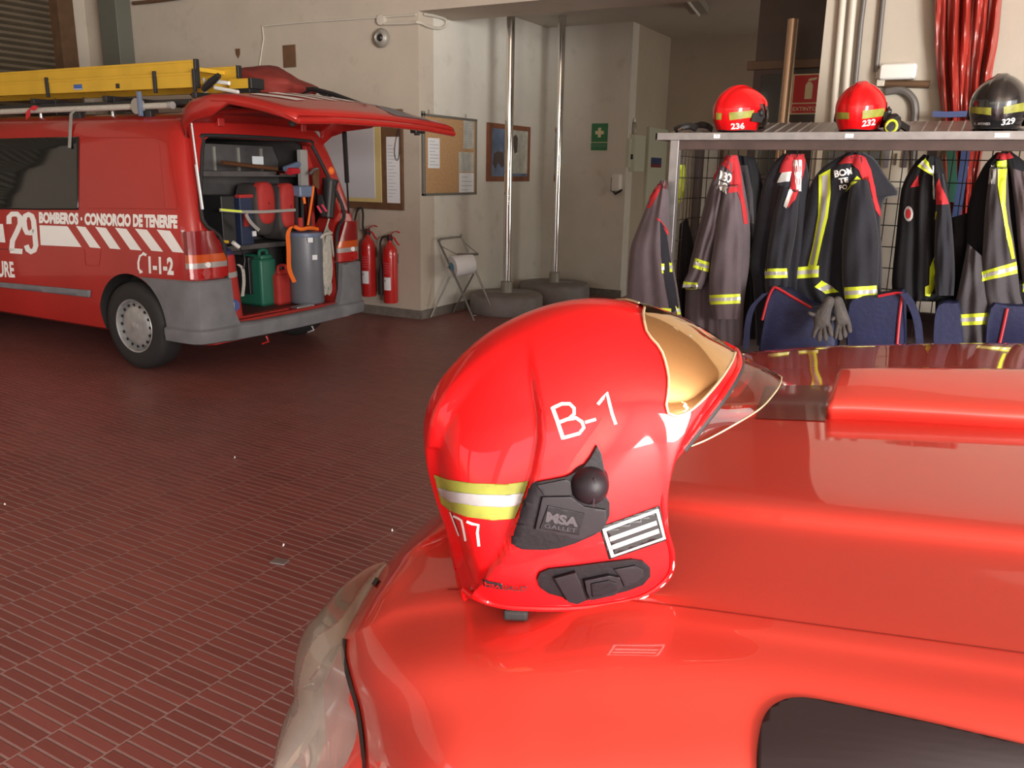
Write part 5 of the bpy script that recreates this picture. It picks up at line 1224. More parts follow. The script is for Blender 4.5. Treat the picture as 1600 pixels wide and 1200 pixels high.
# hi-vis vest behind
c_ = Coat('bright yellow vest hanging at the back left corner of the cage', (-1.4, 4.6, 1.2), name='hi_vis_vest', cat='vest'); c_.part('body', 'yellow_t', [(1060, 258), (1057, 275), (1058, 300), (1060, 318)], [(1070, 257), (1073, 275), (1070, 300), (1064, 318)], 4.58, .03, 1, .004, .5, n=20, m=12)
# C1
c = Coat('faded grey coat with a red shoulder hanging outside the left end of the rack', (-1.6, 4.05, 1.0))
c.part('body', 'c_grey', [(1032, 283), (1018, 302), (1005, 335), (994, 362), (985, 388), (981, 430), (979, 470), (976, 505), (974, 535)], [(1041, 282), (1045, 310), (1046, 350), (1050, 400), (1057, 440), (1063, 480), (1067, 510), (1069, 535)], 4.10, .075, 1.5, .014, .6)
c.patch('collar', 'c_maroon', [(1024, 291), (1033, 283), (1041, 283), (1041, 296), (1032, 292), (1021, 302)])
c.patch('red_shoulder', 'c_red', [(1031, 288), (1035, 292), (1019, 322), (1006, 331), (1010, 318), (1022, 298)])
c.patch('red_edge', 'c_red', [(1024, 340), (1030, 342), (1041, 356), (1045, 367), (1041, 366), (1033, 348)])
c.patch('navy_placket', 'c_navy', [(1031, 345), (1040, 357), (1046, 400), (1055, 450), (1060, 482), (1048, 490), (1040, 450), (1033, 400)])
c.band('reflective_band', [(1034, 427), (1038, 427), (1038, 412), (1033, 412)]); c.band('reflective_band', [(1046, 425), (1050, 425), (1049, 410), (1045, 410)]); c.band('reflective_band', [(1006, 488), (1049, 496), (1049, 482), (1006, 479)]); c.band('reflective_band', [(1058, 492), (1063, 491), (1060, 479), (1055, 478)])
# C2
c = Coat('grey coat with red yoke and BOMBEROS lettering hanging under helmet 236', (-1.2, 4.2, 1.0))
c.part('body', 'c_grey', [(1134, 243), (1119, 268), (1106, 300), (1093, 350), (1083, 390), (1076, 420), (1072, 450), (1070, 500), (1075, 540)], [(1153, 243), (1163, 290), (1171, 340), (1172, 380), (1170, 420), (1164, 460), (1161, 500), (1160, 540)], 4.32, .07, 2.5, .016, .2)
c.part('sleeve', 'c_grey', [(1114, 290), (1102, 340), (1088, 390), (1078, 420), (1068, 440), (1065, 450)], [(1134, 290), (1126, 350), (1113, 395), (1108, 420), (1103, 438), (1096, 452)], 4.24, .055, 1.2, .012, 2.0)
c.part('sleeve', 'c_grey', [(1132, 292), (1121, 345), (1112, 400), (1108, 440), (1110, 475), (1114, 499)], [(1153, 290), (1160, 350), (1161, 400), (1158, 450), (1157, 480), (1155, 499)], 4.20, .065, 1.0, .012, .8)
c.patch('red_yoke', 'c_red', [(1136, 243), (1151, 243), (1156, 262), (1160, 300), (1166, 330), (1168, 350), (1162, 350), (1158, 318), (1151, 300), (1138, 302), (1144, 270), (1135, 262), (1127, 258), (1117, 282), (1114, 278), (1124, 256)])
c.text('MBO', [(1124, 280), (1141, 287), (1143, 272), (1127, 266)]); c.text('NER', [(1121, 295), (1136, 303), (1140, 289), (1124, 282)])
c.band('reflective_band', [(1083, 418), (1106, 425), (1108, 410), (1087, 403)]); c.band('reflective_band', [(1067, 453), (1089, 452), (1090, 442), (1069, 440)]); c.band('reflective_band', [(1110, 476), (1156, 474), (1156, 459), (1109, 461)])
# C3
c = Coat('navy coat with a red and white shoulder panel, between helmets 236 and 232', (-.8, 4.25, 1.0))
c.part('body', 'c_navy', [(1224, 240), (1206, 258), (1192, 290), (1182, 340), (1174, 390), (1170, 412), (1176, 440), (1180, 500), (1182, 540)], [(1256, 240), (1263, 270), (1265, 320), (1262, 380), (1256, 440), (1250, 500), (1248, 540)], 4.36, .075, 2.5, .018, 1.4)
c.part('sleeve', 'c_navy', [(1220, 290), (1206, 350), (1198, 400), (1195, 440), (1197, 458)], [(1249, 300), (1244, 360), (1235, 410), (1231, 440), (1230, 458)], 4.28, .055, 1.2, .012, .3)
c.patch('red_panel', 'c_red', [(1230, 241), (1258, 241), (1257, 262), (1250, 290), (1242, 312), (1232, 325), (1228, 318), (1236, 290), (1236, 270), (1218, 270), (1222, 255)])
c.patch('white_panel', 'silver_t', [(1222, 270), (1236, 268), (1233, 283), (1215, 286)], .0045); c.patch('white_panel', 'silver_t', [(1234, 292), (1240, 300), (1229, 326), (1225, 322)], .0045)
c.text('TENER', [(1243, 298), (1251, 299), (1253, 250), (1240, 250)], bold=.03)
c.band('reflective_band', [(1196, 435), (1230, 434), (1229, 419), (1196, 420)])
# C4
c = Coat('black coat with a broad bright yellow stripe and red yoke, hanging under helmet 232', (-.45, 4.2, 1.0))
c.part('body', 'c_navy', [(1324, 238), (1303, 250), (1283, 264), (1266, 290), (1258, 330), (1246, 380), (1238, 410), (1235, 436), (1242, 458), (1265, 480)], [(1350, 238), (1368, 250), (1384, 275), (1404, 303), (1384, 310), (1376, 340), (1378, 400), (1378, 440), (1374, 470), (1368, 490)], 4.34, .085, 3, .02, 2.1)
c.part('sleeve', 'c_navy', [(1330, 282), (1322, 330), (1316, 380), (1316, 440), (1320, 470), (1322, 493)], [(1356, 280), (1367, 330), (1374, 380), (1372, 440), (1370, 470), (1371, 492)], 4.22, .065, 1.0, .012, .9)
c.patch('red_yoke', 'c_red', [(1310, 257), (1322, 245), (1338, 241), (1352, 246), (1361, 265), (1368, 300), (1375, 330), (1375, 340), (1368, 328), (1360, 300), (1357, 284), (1348, 280), (1342, 266), (1330, 255)])
c.patch('yellow_stripe', 'yellow_t', [(1280, 274), (1298, 264), (1298.5, 300), (1294, 340), (1285, 375), (1276, 416), (1263, 416), (1271, 380), (1279, 335)]); c.patch('silver_strip', 'silver_t', [(1285, 276), (1294, 272), (1294, 300), (1290, 335), (1281, 370), (1272, 414), (1267, 414), (1276, 372), (1284, 335)], .0045)
c.band('reflective_band', [(1235, 436), (1279, 433), (1280, 415), (1237, 418)]); c.band('reflective_band', [(1321, 467), (1370, 464), (1369, 446), (1320, 449)]); c.band('reflective_band', [(1290, 459), (1312, 456), (1284, 438), (1273, 448)])
c.patch('yellow_stripe', 'yellow_t', [(1320, 300), (1339, 275), (1346, 280), (1334, 288)])
c.text('BOM', [(1305, 278), (1333, 272), (1331, 262), (1304, 267)]); c.text('TE', [(1312, 287), (1325, 285), (1324, 277), (1311, 279)]); c.text('FO', [(1313, 297), (1323, 295), (1322, 288), (1312, 290)], bold=.02)
# C5
c = Coat('navy black coat with a round badge and yellow shoulder, left of the rightmost coat', (0, 4.25, 1.0))
c.part('body', 'c_black', [(1443, 241), (1427, 258), (1410, 290), (1404, 330), (1399, 380), (1394, 430), (1394, 452), (1400, 470)], [(1468, 246), (1479, 280), (1486, 330), (1490, 380), (1492, 430), (1490, 462), (1480, 472)], 4.36, .08, 2.5, .016, .2)
c.part('sleeve', 'c_navy', [(1462, 270), (1462, 330), (1460, 390), (1460, 430), (1462, 462)], [(1474, 272), (1485, 330), (1490, 380), (1492, 430), (1490, 462)], 4.26, .05, 1.0, .010, .9)
c.patch('yellow_shoulder', 'yellow_t', [(1434, 260), (1446, 247), (1451, 254), (1458, 276), (1446, 268)]); c.patch('silver_strip', 'silver_t', [(1438, 256), (1442, 251), (1455, 266), (1456, 272)], .0045)
c.patch('red_patch', 'c_red', [(1423, 293), (1435, 273), (1437, 291)]); c.patch('red_patch', 'c_red', [(1464, 320), (1463, 292), (1467, 279), (1482, 319)])
c.patch('badge', 'silver_t', [(1420+7*math.cos(a*.5236), 334+12*math.sin(a*.5236)) for a in range(12)]); c.patch('badge_centre', 'c_red', [(1420+4*math.cos(a*.785), 334+8*math.sin(a*.785)) for a in range(8)], .0045)
c.patch('yellow_stripe', 'yellow_t', [(1452, 418), (1459, 401), (1462, 425), (1459, 450), (1452, 463), (1446, 462), (1446, 448), (1451, 445)]); c.patch('yellow_stripe', 'yellow_t', [(1461, 343), (1463, 330), (1465, 331), (1463, 343)])
c.text('BOMBEROS', [(1459, 312), (1463, 312), (1459, 258), (1455, 258)], bold=.02)
# C6
c = Coat('dark grey coat with yellow cuffs hanging under the black helmet 329', (.4, 4.2, 1.0))
c.part('body', 'c_black', [(1557, 238), (1538, 258), (1522, 290), (1512, 325), (1506, 380), (1502, 430), (1500, 500), (1502, 545)], [(1582, 238), (1604, 258), (1622, 310), (1636, 380), (1642, 440), (1640, 500), (1640, 545)], 4.38, .08, 3, .016, .2)
c.part('sleeve', 'c_greyd', [(1548, 262), (1540, 320), (1536, 380), (1533, 430), (1534, 460), (1540, 478)], [(1574, 262), (1578, 330), (1586, 390), (1591, 430), (1594, 460), (1600, 478)], 4.26, .06, 1.2, .012, .5)
c.part('sleeve', 'c_grey', [(1578, 262), (1586, 330), (1592, 400), (1598, 440)], [(1606, 270), (1622, 330), (1630, 400), (1632, 440)], 4.28, .05, 1.2, .012, .5)
c.part('sleeve', 'c_greyd', [(1512, 380), (1502, 430), (1494, 470), (1489, 500), (1492, 528), (1494, 545)], [(1534, 400), (1540, 440), (1548, 480), (1551, 510), (1551, 530), (1551, 545)], 4.26, .05, 1.2, .014, 2.5)
c.patch('red_collar', 'c_red', [(1556, 248), (1560, 238), (1576, 238), (1583, 247), (1570, 250)])
c.patch('yellow_stripe', 'yellow_t', [(1558, 252), (1574, 250), (1571, 280), (1570, 320), (1574, 350), (1580, 375), (1585, 404), (1580, 405), (1573, 372), (1566, 330), (1559, 290)])
c.band('reflective_band', [(1534, 440), (1589, 427), (1587, 409), (1533, 425)]); c.band('reflective_band', [(1491, 509), (1551, 506), (1551, 488), (1490, 492)]); c.band('reflective_band', [(1598, 456), (1606, 456), (1604, 440), (1598, 441)])
c.text('BOM', [(1546, 288), (1555, 288), (1557, 255), (1549, 258)], 'silver_t')
# right-hand coats continuing out of the frame
c = Coat('navy coat at the far right end of the rack, cut by the frame', (.8, 4.2, 1.0)); c.part('body', 'c_navy', [(1640, 240), (1622, 270), (1612, 330), (1612, 420), (1620, 545)], [(1690, 240), (1720, 280), (1730, 360), (1730, 440), (1730, 545)], 4.36, .08, 3, .016, .2)
# ---- bags under the coats
def bag(label, P, pip, y, d=.16, strap=None):
    t = thing('kit_bag', label, 'bag', (Y1(P[0][0], 500, y).x, y, .53), 'navy kit bags on the bench shelf')
    f = [Y1(a, b, y) for a, b in P]; n = len(f); mb = MB()
    rows = []
    for k, (dy, sc_) in enumerate(((0, .93), (.012, .985), (.035, 1.0), (d*.6, 1.0), (d-.02, .98), (d, .92))):
        cc = sum(f, Vector())/n; rows.append([cc+(p-cc)*sc_+Vector((0, dy, 0)) for p in f])
    mb.grid(rows, close_u=True); mb.f.append(list(range(n))); mb.mi.append(0); k0 = 5*n; mb.f.append([k0+i for i in range(n)][::-1]); mb.mi.append(0)
    b_ = mb.build('bag_body', M['bagblue'], t, smooth=True, angle=50)
    for q in pip: MB().tube(catmull([Y1(a, b, y-.004) for a, b in q], 5), .0065, 6).build('piping', M['piping'], t, smooth=True)
    if strap: MB().ribbon(catmull([Y1(a, b, y-.03) for a, b in strap], 5), Vector((.03, 0, .01)), t=.004).build('strap', M['bagblue'], t, smooth=True)
def rp(P): return [(v.x, v.y) for v in catmull([Vector((a, b, 0)) for a, b in P], 3, closed=True)]
bag('navy bag with red piping left of the gloves', rp([(1206, 450), (1230, 456), (1262, 476), (1300, 490), (1302, 560), (1250, 570), (1188, 565), (1190, 510), (1197, 470)]), [[(1191, 500), (1199, 470), (1207, 452), (1214, 450), (1240, 465), (1268, 481)]], 4.16, .18, [(1196, 458), (1176, 480), (1168, 510), (1166, 545)])
bag('navy bag with red piping below the black striped coat, right of the gloves', rp([(1330, 466), (1370, 462), (1404, 456), (1410, 460), (1412, 500), (1408, 560), (1360, 570), (1325, 565), (1322, 500)]), [[(1372, 463), (1392, 459), (1406, 458), (1409, 464), (1405, 500), (1400, 560)]], 4.16, .2, [(1412, 458), (1424, 475), (1434, 505), (1438, 545)])
bag('plain navy bag below the badge coat', rp([(1466, 475), (1490, 472), (1500, 480), (1502, 560), (1462, 560), (1458, 510)]), [], 4.2, .15)
bag('navy bag below the rightmost grey coat, at the picture edge', rp([(1545, 480), (1575, 476), (1620, 480), (1650, 500), (1650, 570), (1545, 570)]), [[(1574, 482), (1568, 510), (1560, 545)]], 4.2, .18)
# ---- work gloves hanging over the bag
M['glove'] = mat('grey_leather_glove', (0.115, 0.105, 0.10), 0.8, noise=.3, nscale=20, bump=.3, bscale=80)
def skinned(name, m_, pts, edges, rad, parent, sub=2):
    me = bpy.data.meshes.new(name); org = ORG[parent.name]; me.from_pydata([Vector(p)-org for p in pts], edges, []); me.materials.append(m_)
    o = bpy.data.objects.new(name, me); COL.objects.link(o); o.parent = parent
    s = o.modifiers.new('k', 'SKIN'); 
    for i, v in enumerate(me.skin_vertices[0].data): v.radius = (rad[i], rad[i]*.75) if not isinstance(rad[i], tuple) else rad[i]; v.use_root = (i == 0)
    u = o.modifiers.new('u', 'SUBSURF'); u.levels = sub; u.render_levels = sub
    ORG[o.name] = org; return o
def glove(label, wrist, palm, tips, y):
    t = thing('work_glove', label, 'glove', Y1(palm[0], palm[1], y), 'grey work gloves hanging from the coat')
    w0, w1, p0 = Y1(*wrist[0], y), Y1(*wrist[1], y), Y1(*palm, y); pts = [p0, w1, w0]; ed = [(0, 1), (1, 2)]; rad = [(.040, .024), (.040, .026), (.050, .03)]
    for k, (kn, tp_) in enumerate(tips):
        a = Y1(*kn, y-.012); b = Y1(*tp_, y-.02); m_ = a.lerp(b, .5)+Vector((0, -.010, 0)); i = len(pts); pts += [a, m_, b]; ed += [(0, i), (i, i+1), (i+1, i+2)]; rad += [.0145, .0135, .011]
    skinned('glove_body', M['glove'], pts, ed, rad, t)
glove('left of the two grey leather gloves, fingers pointing down', ((1300, 462), (1290, 482)), (1284, 500), [((1272, 492), (1262, 488)), ((1276, 512), (1270, 528)), ((1283, 514), (1280, 534)), ((1290, 513), (1291, 533)), ((1296, 509), (1300, 526))], 4.06)
glove('right of the two grey leather gloves, against the blue bag', ((1305, 462), (1312, 480)), (1314, 497), [((1304, 495), (1298, 500)), ((1308, 510), (1305, 530)), ((1314, 512), (1313, 532)), ((1320, 510), (1321, 528)), ((1326, 505), (1329, 520))], 4.10)
# ---- things on the helmet shelf
def shelf_z(y): return zb+.012+(c_z-zb-.012)*(y-YF)/(YK-YF)
c_z = zt+.072
g = thing('safety_goggles', 'black safety goggles with strap lying at the left end of the helmet shelf', 'goggles', (-1.2, 4.3, 1.7))
gp = [Y1(1055, 203, 4.28), Y1(1064, 199, 4.28), Y1(1078, 197, 4.30), Y1(1088, 201, 4.30)]
MB().tube(catmull(gp, 5), .017, 8).build('frame', M['black'], g, smooth=True); MB().ribbon(catmull([Y1(1082, 198, 4.34), Y1(1094, 195, 4.4), Y1(1106, 197, 4.4), Y1(1112, 203, 4.34)], 5), Vector((0, .01, .03)), t=.01).build('strap', M['rubber'], g, smooth=True); MB().tube([Y1(1060, 204, 4.25), Y1(1068, 200, 4.25)], .009, 8).build('lens', M['chrome'], g, smooth=True)
# helmets on the shelf
HLV = [(0, .094, .118, .100), (.012, .099, .126, .108), (.05, .113, .142, .122), (.09, .121, .150, .146), (.13, .122, .150, .166), (.165, .112, .138, .168), (.195, .094, .116, .145), (.22, .070, .086, .108), (.238, .044, .054, .066), (.247, .020, .025, .03), (.249, .0005, .0006, .0006)]
def shelf_helmet(cx, cy, yaw, sc, m_, label, dark=False):
    rot = Matrix.Rotation(R(yaw), 3, 'Z'); base = Vector((cx, cy, shelf_z(cy)+.003))
    def P(a, l, z): return base+(rot @ Vector((a, l, z)))*sc
    t = thing('firefighter_helmet', label, 'helmet', base, 'helmets on the rack shelf')
    prof = [catmull([Vector((z, w, 0)) for z, w, b_, f_ in HLV], 4), catmull([Vector((z, b_, 0)) for z, w, b_, f_ in HLV], 4), catmull([Vector((z, f_, 0)) for z, w, b_, f_ in HLV], 4)]
    def ring(k, add=0.0, n=72):
        z, w = prof[0][k].x, prof[0][k].y; b_, f_ = prof[1][k].y, prof[2][k].y; r_ = []
        for i in range(n):
            an = 2*math.pi*i/n; c_, s_ = math.cos(an), math.sin(an); e = .88; ca, sa = math.copysign(abs(c_)**e, c_), math.copysign(abs(s_)**e, s_)
            side = abs(sa*w); crest = .007*(1-sstep(side, .018, .032))*min(1, z/.05)*(1 if ca < .6 else .4) if w > .03 else .006*(1-sstep(side, .016, .03))
            k2 = 1+(crest/.13 if w > .03 else 0); r_.append(P((f_ if ca > 0 else b_)*ca*k2, w*sa*k2, z+(crest if z > .15 else 0)))
        return r_
    K = len(prof[0]); mb = MB(); mb.grid([ring(k) for k in range(K)], close_u=True); o = mb.build('shell', m_, t, smooth=True, angle=70); bv = bvh_of([o])
    MB().tube([P(prof[1][0].y*-math.cos(a_), prof[0][0].y*math.sin(a_), .002) for a_ in [math.pi*(i/24-.5)*1.3 for i in range(25)]], .004, 8).build('rim_bead', M['rubber'], t, smooth=True)
    # visor wrapped round the front, face opening below it
    rows = []
    for k in range(9):
        z = .02+.13*k/8; bul = .02+.02*math.sin(math.pi*k/8); rows.append([P((.150+bul)*math.cos(an), (.118+bul*.3)*math.sin(an), z) for an in [R(-72+144*i/24) for i in range(25)]])
    MB().grid(rows).build('visor', M['visor_dark'], t, smooth=True, angle=80)
    for sg in (-1, 1):
        pl = [P(a_, sg*.124, z) for a_, z in ((-.01, .05), (.06, .045), (.075, .085), (.06, .125), (.035, .10), (.0, .095))]; MB().prism(pl, (rot @ Vector((0, sg*.010, 0)))*sc).build('side_plate', M['black'], t)
        MB().lathe(P(.055, sg*.128, .098), [(.018, 0), (.018, .006), (.012, .014), (.0001, .016)], 16, rot @ Vector((0, sg, 0))).build('knob', M['black'], t, smooth=True)
    return t, bv
def hp_px(bv, t):
    def f(px, name, m_, off=.0015, cell=4): return lay_px(cutup(poly2d(px), cell), bv, off).build(name, m_, t, smooth=True)
    def g(s, q, m_=None, bold=.03): return lay_px(cutup(warp(text2d(s, bold), q), 4), bv, .0025).build('number', m_ or M['sticker'], t)
    return f, g
SC_ = .86
# 236: rear three-quarter view, facing away to the right
p = Y1(1152, 200, 4.32); t, bv = shelf_helmet(p.x, 4.325, 52, SC_, M['helm'], 'red helmet numbered 236, leftmost on the rack shelf')
f, g = hp_px(bv, t); f([(1139, 176), (1178, 172), (1176, 183), (1140, 188)], 'reflective_band', M['bandyel']); f([(1119, 176), (1128, 177), (1127, 187), (1119, 187)], 'reflective_band', M['bandyel']); g('236', [(1142, 202), (1163, 201), (1163, 191.5), (1142, 192.5)])
p = Y1(1341, 200, 4.32); t, bv = shelf_helmet(p.x, 4.325, 82, SC_, M['helm'], 'red helmet numbered 232 with a yellow-ringed mask beside it, middle of the rack shelf')
f, g = hp_px(bv, t); f([(1348, 173), (1382, 169), (1382, 181), (1347, 186)], 'reflective_band', M['bandyel']); f([(1304, 175), (1327, 176), (1327, 186), (1304, 186)], 'reflective_band', M['bandyel']); g('232', [(1346, 198), (1367, 195), (1368, 185), (1348, 188)])
p = Y1(1556, 200, 4.34); t, bv = shelf_helmet(p.x, 4.33, 78, SC_*1.06, M['helmblack'], 'black helmet numbered 329 at the right end of the rack shelf')
f, g = hp_px(bv, t); f([(1568, 167), (1600, 160), (1604, 173), (1568, 178)], 'reflective_band', M['bandyel']); f([(1514, 167), (1549, 168), (1549, 180), (1514, 176)], 'reflective_band', M['bandyel']); g('329', [(1564, 196), (1585, 193), (1586, 183), (1566, 186)]); g('R. AFONSO', [(1523, 195), (1547, 195), (1547, 191), (1523, 191)], None, .0)
# breathing mask beside 232
mk = thing('breathing_mask', 'black breathing mask with a yellow ring lying right of helmet 232', 'mask', Y1(1395, 203, 4.3))
q = Y1(1394, 198, 4.26)
MB().lathe(q, [(.036, .0), (.036, .02), (.03, .03), (.0001, .032)], 24, (.2, -1, .15)).build('mask_port', M['black'], mk, smooth=True, angle=40)
yr_ = []
for k in range(25):
    a_ = 2*math.pi*k/24; yr_.append(q+Vector((.0, -.030, 0))+Vector((math.cos(a_)*.022, 0, math.sin(a_)*.026)))
MB().tube(yr_, .006, 6).build('yellow_ring', M['yellow_t'], mk, smooth=True)
MB().ribbon(catmull([Y1(1386, 190, 4.34), Y1(1396, 186, 4.32), Y1(1408, 195, 4.30), Y1(1421, 203, 4.28)], 5), Vector((0, .02, .028)), t=.014).build('rubber_strap', M['rubber'], mk, smooth=True)
MB().lathe(q+Vector((-.005, .09, .005)), [(.035, 0), (.04, .03), (.03, .05), (.0001, .055)], 20, (-.2, -.4, .7)).build('face_piece', M['rubber'], mk, smooth=True)
# ================================================================= ON THE ROOF OF THE VAN
M['ladyel'] = mat('ladder_yellow', (0.66, 0.40, 0.035), 0.45, noise=.12, nscale=5)
M['tarp'] = mat('dusty_red_tarpaulin', (0.26, 0.035, 0.026), 0.75, noise=.3, nscale=5, bump=.4, bscale=9)
M['copper'] = mat('copper_brown', (0.16, 0.07, 0.035), 0.4, metal=.4)
M['steelgrey'] = mat('grey_shelf_steel', (0.11, 0.10, 0.10), 0.5, metal=.3, noise=.2, nscale=14)
M['blue'] = mat('blue_plastic', (0.02, 0.05, 0.22), 0.4)
M['bluegrey'] = mat('blue_grey_plastic', (0.13, 0.17, 0.26), 0.4)
M['cylgrey'] = mat('grey_cylinder', (0.15, 0.16, 0.185), 0.38, noise=.1, nscale=8)
M['green'] = mat('green_plastic', (0.02, 0.13, 0.085), 0.4)
M['orange'] = mat('orange_webbing', (0.90, 0.17, 0.02), 0.6)
M['rope'] = mat('off_white_rope', (0.52, 0.50, 0.44), 0.85, noise=.2, nscale=60)
M['packred'] = mat('red_pack_cloth', (0.42, 0.03, 0.025), 0.7, noise=.15, nscale=12)
M['webgrey'] = mat('grey_webbing', (0.32, 0.31, 0.29), 0.8)
def beam(px0, px1, y, dz, w, nm, par, m_='ladyel'):
    a, b = Y1(*px0, y), Y1(*px1, y); b.z = a.z+(b.z-a.z); x0, x1 = a.x, b.x
    return MB().box((x0, y-w/2, a.z), (x1, y+w/2, a.z+dz), .004).build(nm, M[m_], par)
rk = thing('roof_rack', 'black roof rack with cross bars on the van roof', 'roof rack', (-6.5, VY, 1.89), None)
z0 = 1.90
for y in (4.32, 5.38):
    MB().box((-8.2, y-.02, z0+.01), (-5.02, y+.02, z0+.05), .006).build('side_rail', M['black'], rk)
    for x in (-8.0, -6.8, -5.9, -4.93): MB().tube([(x, y, 1.845), (x, y, z0+.03)], .012, 8).build('foot', M['alu'], rk)
for x in (-8.0, -6.8, -5.9, -4.93): MB().box((x-.025, 4.26, z0+.05), (x+.025, 5.44, z0+.09), .006).build('cross_bar', M['black'], rk)
# rear lattice on the far side
la = [Y1(x, y, 5.35) for x, y in ((420, 152), (452, 140), (490, 139), (520, 147), (566, 164))]; lb_ = [Y1(x, y, 5.35) for x, y in ((420, 156), (460, 152), (500, 160), (540, 168), (564, 172))]
fr_ = MB().tube(la, .018, 8).tube(lb_, .016, 8)
for i, j in ((1, 1), (2, 1), (2, 3), (3, 2), (3, 4), (4, 4)): fr_.tube([la[i], lb_[j]], .012, 6)
lt_ = fr_.build('rear_lattice', M['black'], rk, smooth=True)
MB().tube([Vector((-5.02, 5.38, z0+.03)), lb_[0]], .016, 8).build('lattice_brace', M['black'], rk)
def ladder(name_label, px0, px1, ya, yb, zb_, zt_, rung_to, ends):
    A, B = Y1(*px0, ya), Y1(*px1, ya)
    t = thing('ladder', name_label, 'ladder', ((A.x+B.x)/2, (ya+yb)/2, zb_), 'yellow ladder sections on the van roof')
    for y in (ya, yb):
        MB().box((A.x, y-.013, zb_), (B.x, y+.013, zt_), .004).build('rail', M['ladyel'], t)
        MB().box((A.x, y-.017, zt_-.018), (B.x, y+.017, zt_), .003).build('rail_flange', M['ladyel'], t)
        MB().box((B.x-.006, y-.019, zb_-.004), (B.x+.018, y+.019, zt_+.006), .006).build('end_cap', M['black'], t)
    x = B.x-.15
    while x > A.x: MB().box((x-.015, ya, (zb_+zt_)/2-.015), (x+.015, yb, (zb_+zt_)/2+.015), .004).build('rung', M['ladyel'], t); x -= .28
    return t, B
za = Y1(150, 143.5, 4.38).z; zb2 = Y1(150, 121.5, 4.38).z; zc = Y1(150, 110.5, 4.42).z
t1, B1 = ladder('lower yellow ladder section lying on the van roof rack, with a blue label', (-260, 140), (307, 120), 4.38, 4.78, za, zb2, 0, 0)
t2, B2 = ladder('upper yellow ladder section stacked on the other one on the van roof', (-260, 115), (306, 105), 4.44, 4.84, zb2+.004, zb2+.004+(zc-zb2)+.03, 0, 0)
lbv = Y1(121, 136, 4.36); MB().box((lbv.x-.05, 4.362, lbv.z-.02), (lbv.x+.05, 4.367, lbv.z+.02), .001).build('blue_label', mat('label_blue', (.05, .12, .36), .4), t1)
MB().box((lbv.x-.047, 4.3605, lbv.z-.017), (lbv.x+.047, 4.3622, lbv.z-.013)).build('label_line', M['paper'], t1)
lbv = Y1(183, 134, 4.36); MB().box((lbv.x-.02, 4.362, lbv.z-.018), (lbv.x+.02, 4.367, lbv.z+.016), .001).build('black_label', M['black'], t1)
for px in (243, 305, 74):
    v = Y1(px, 130, 4.36); MB().box((v.x-.012, 4.345, za-.03), (v.x+.012, 4.366, zb2+.02), .003).build('hook', M['black'], t1)
v0, v1 = Y1(322, 126, 4.95), Y1(354, 108, 4.95); o = MB().box((v0.x, 4.95, v0.z), (v1.x, 5.05, v1.z), .006).build('tool_case', M['ladyel']); tag(o, 'short yellow case just behind the ladder ends on the van roof', 'case')
v0, v1 = Y1(358, 139, 4.62), Y1(388, 122, 4.62); o = MB().box((v0.x, 4.62, v0.z), (v1.x, 4.74, v1.z), .006).build('tool_case', M['ladyel']); tag(o, 'yellow case with a black end nearest the red tarpaulin', 'case')
MB().box((v1.x-.002, 4.615, v0.z-.003), (v1.x+.03, 4.745, v1.z+.003), .006).build('case_end', M['black'], o)
MB().box((v0.x-.02, 4.625, 1.99), (v1.x, 4.735, v0.z), .003).build('case_feet', M['black'], o)
# clamp cluster at the ladder ends
lc = thing('ladder_clamp', 'black and white ladder clamp at the rear ends of the yellow ladders', 'clamp', (B1.x, 4.4, 2.0))
MB().tube([Y1(318, 140, 4.34), Y1(330, 128, 4.34), Y1(342, 118, 4.34)], [.02, .028, .02], 8).build('grip', M['black'], lc, smooth=True)
for a, b in (((333, 127), (358, 130)), ((336, 137), (372, 144))): MB().tube([Y1(*a, 4.38), Y1(*b, 4.38)], .014, 8).build('white_bar', M['white'], lc, smooth=True)
MB().tube([Y1(318, 122, 4.36), Y1(322, 140, 4.36), Y1(316, 158, 4.36)], .010, 6).build('strap', M['webgrey'], lc)
# pipe along the rack
t = thing('roof_pipe', 'long off-white pipe tied along the near side of the van roof', 'pipe', (-6.3, 4.27, 1.95))
a, b = Y1(-200, 183, 4.27), Y1(266, 166, 4.27); zz = Y1(120, 171.5, 4.27).z
MB().tube([(a.x, 4.27, zz-.01), (b.x, 4.27, zz+.012)], .022, 14).build('tube', M['rope'], t, smooth=True); MB().tube([(b.x-.01, 4.27, zz+.012), (b.x+.03, 4.27, zz+.012)], .026, 14).build('end_cap', M['webgrey'], t, smooth=True)
for px in (88, 132, 180): x = Y1(px, 170, 4.27).x; MB().tube([(x, 4.27, zz-.03), (x, 4.27, zz+.09)], .006, 6).build('tie', M['black'], t)
x = Y1(224, 170, 4.27).x; MB().lathe((x-.03, 4.25, zz+.01), [(.055, -.02), (.06, 0), (.055, .02), (.0001, .022)], 24, (0, -1, 0)).build('clamp_ring', M['pipegrey'], t, smooth=True); MB().box((x+.0, 4.22, zz-.06), (x+.03, 4.245, zz+.11), .004).build('clamp_bar', M['bluegrey'], t)
for px in (121, 231): x = Y1(px, 170, 4.27).x; MB().box((x-.05, 4.25, zz-.09), (x+.05, 4.29, zz-.02), .008).build('clamp_foot', M['black'], t)
sp_ = [Y1(117, 172, 4.22), Y1(111, 178, 4.20), Y1(110, 200, 4.12), Y1(108.5, 231, 4.05)]
o = MB().ribbon(sp_, Vector((.035, 0, 0)), t=.003).build('loose_strap', M['webgrey']); tag(o, 'loose pale strap hanging from the roof pipe over the van side', 'strap')
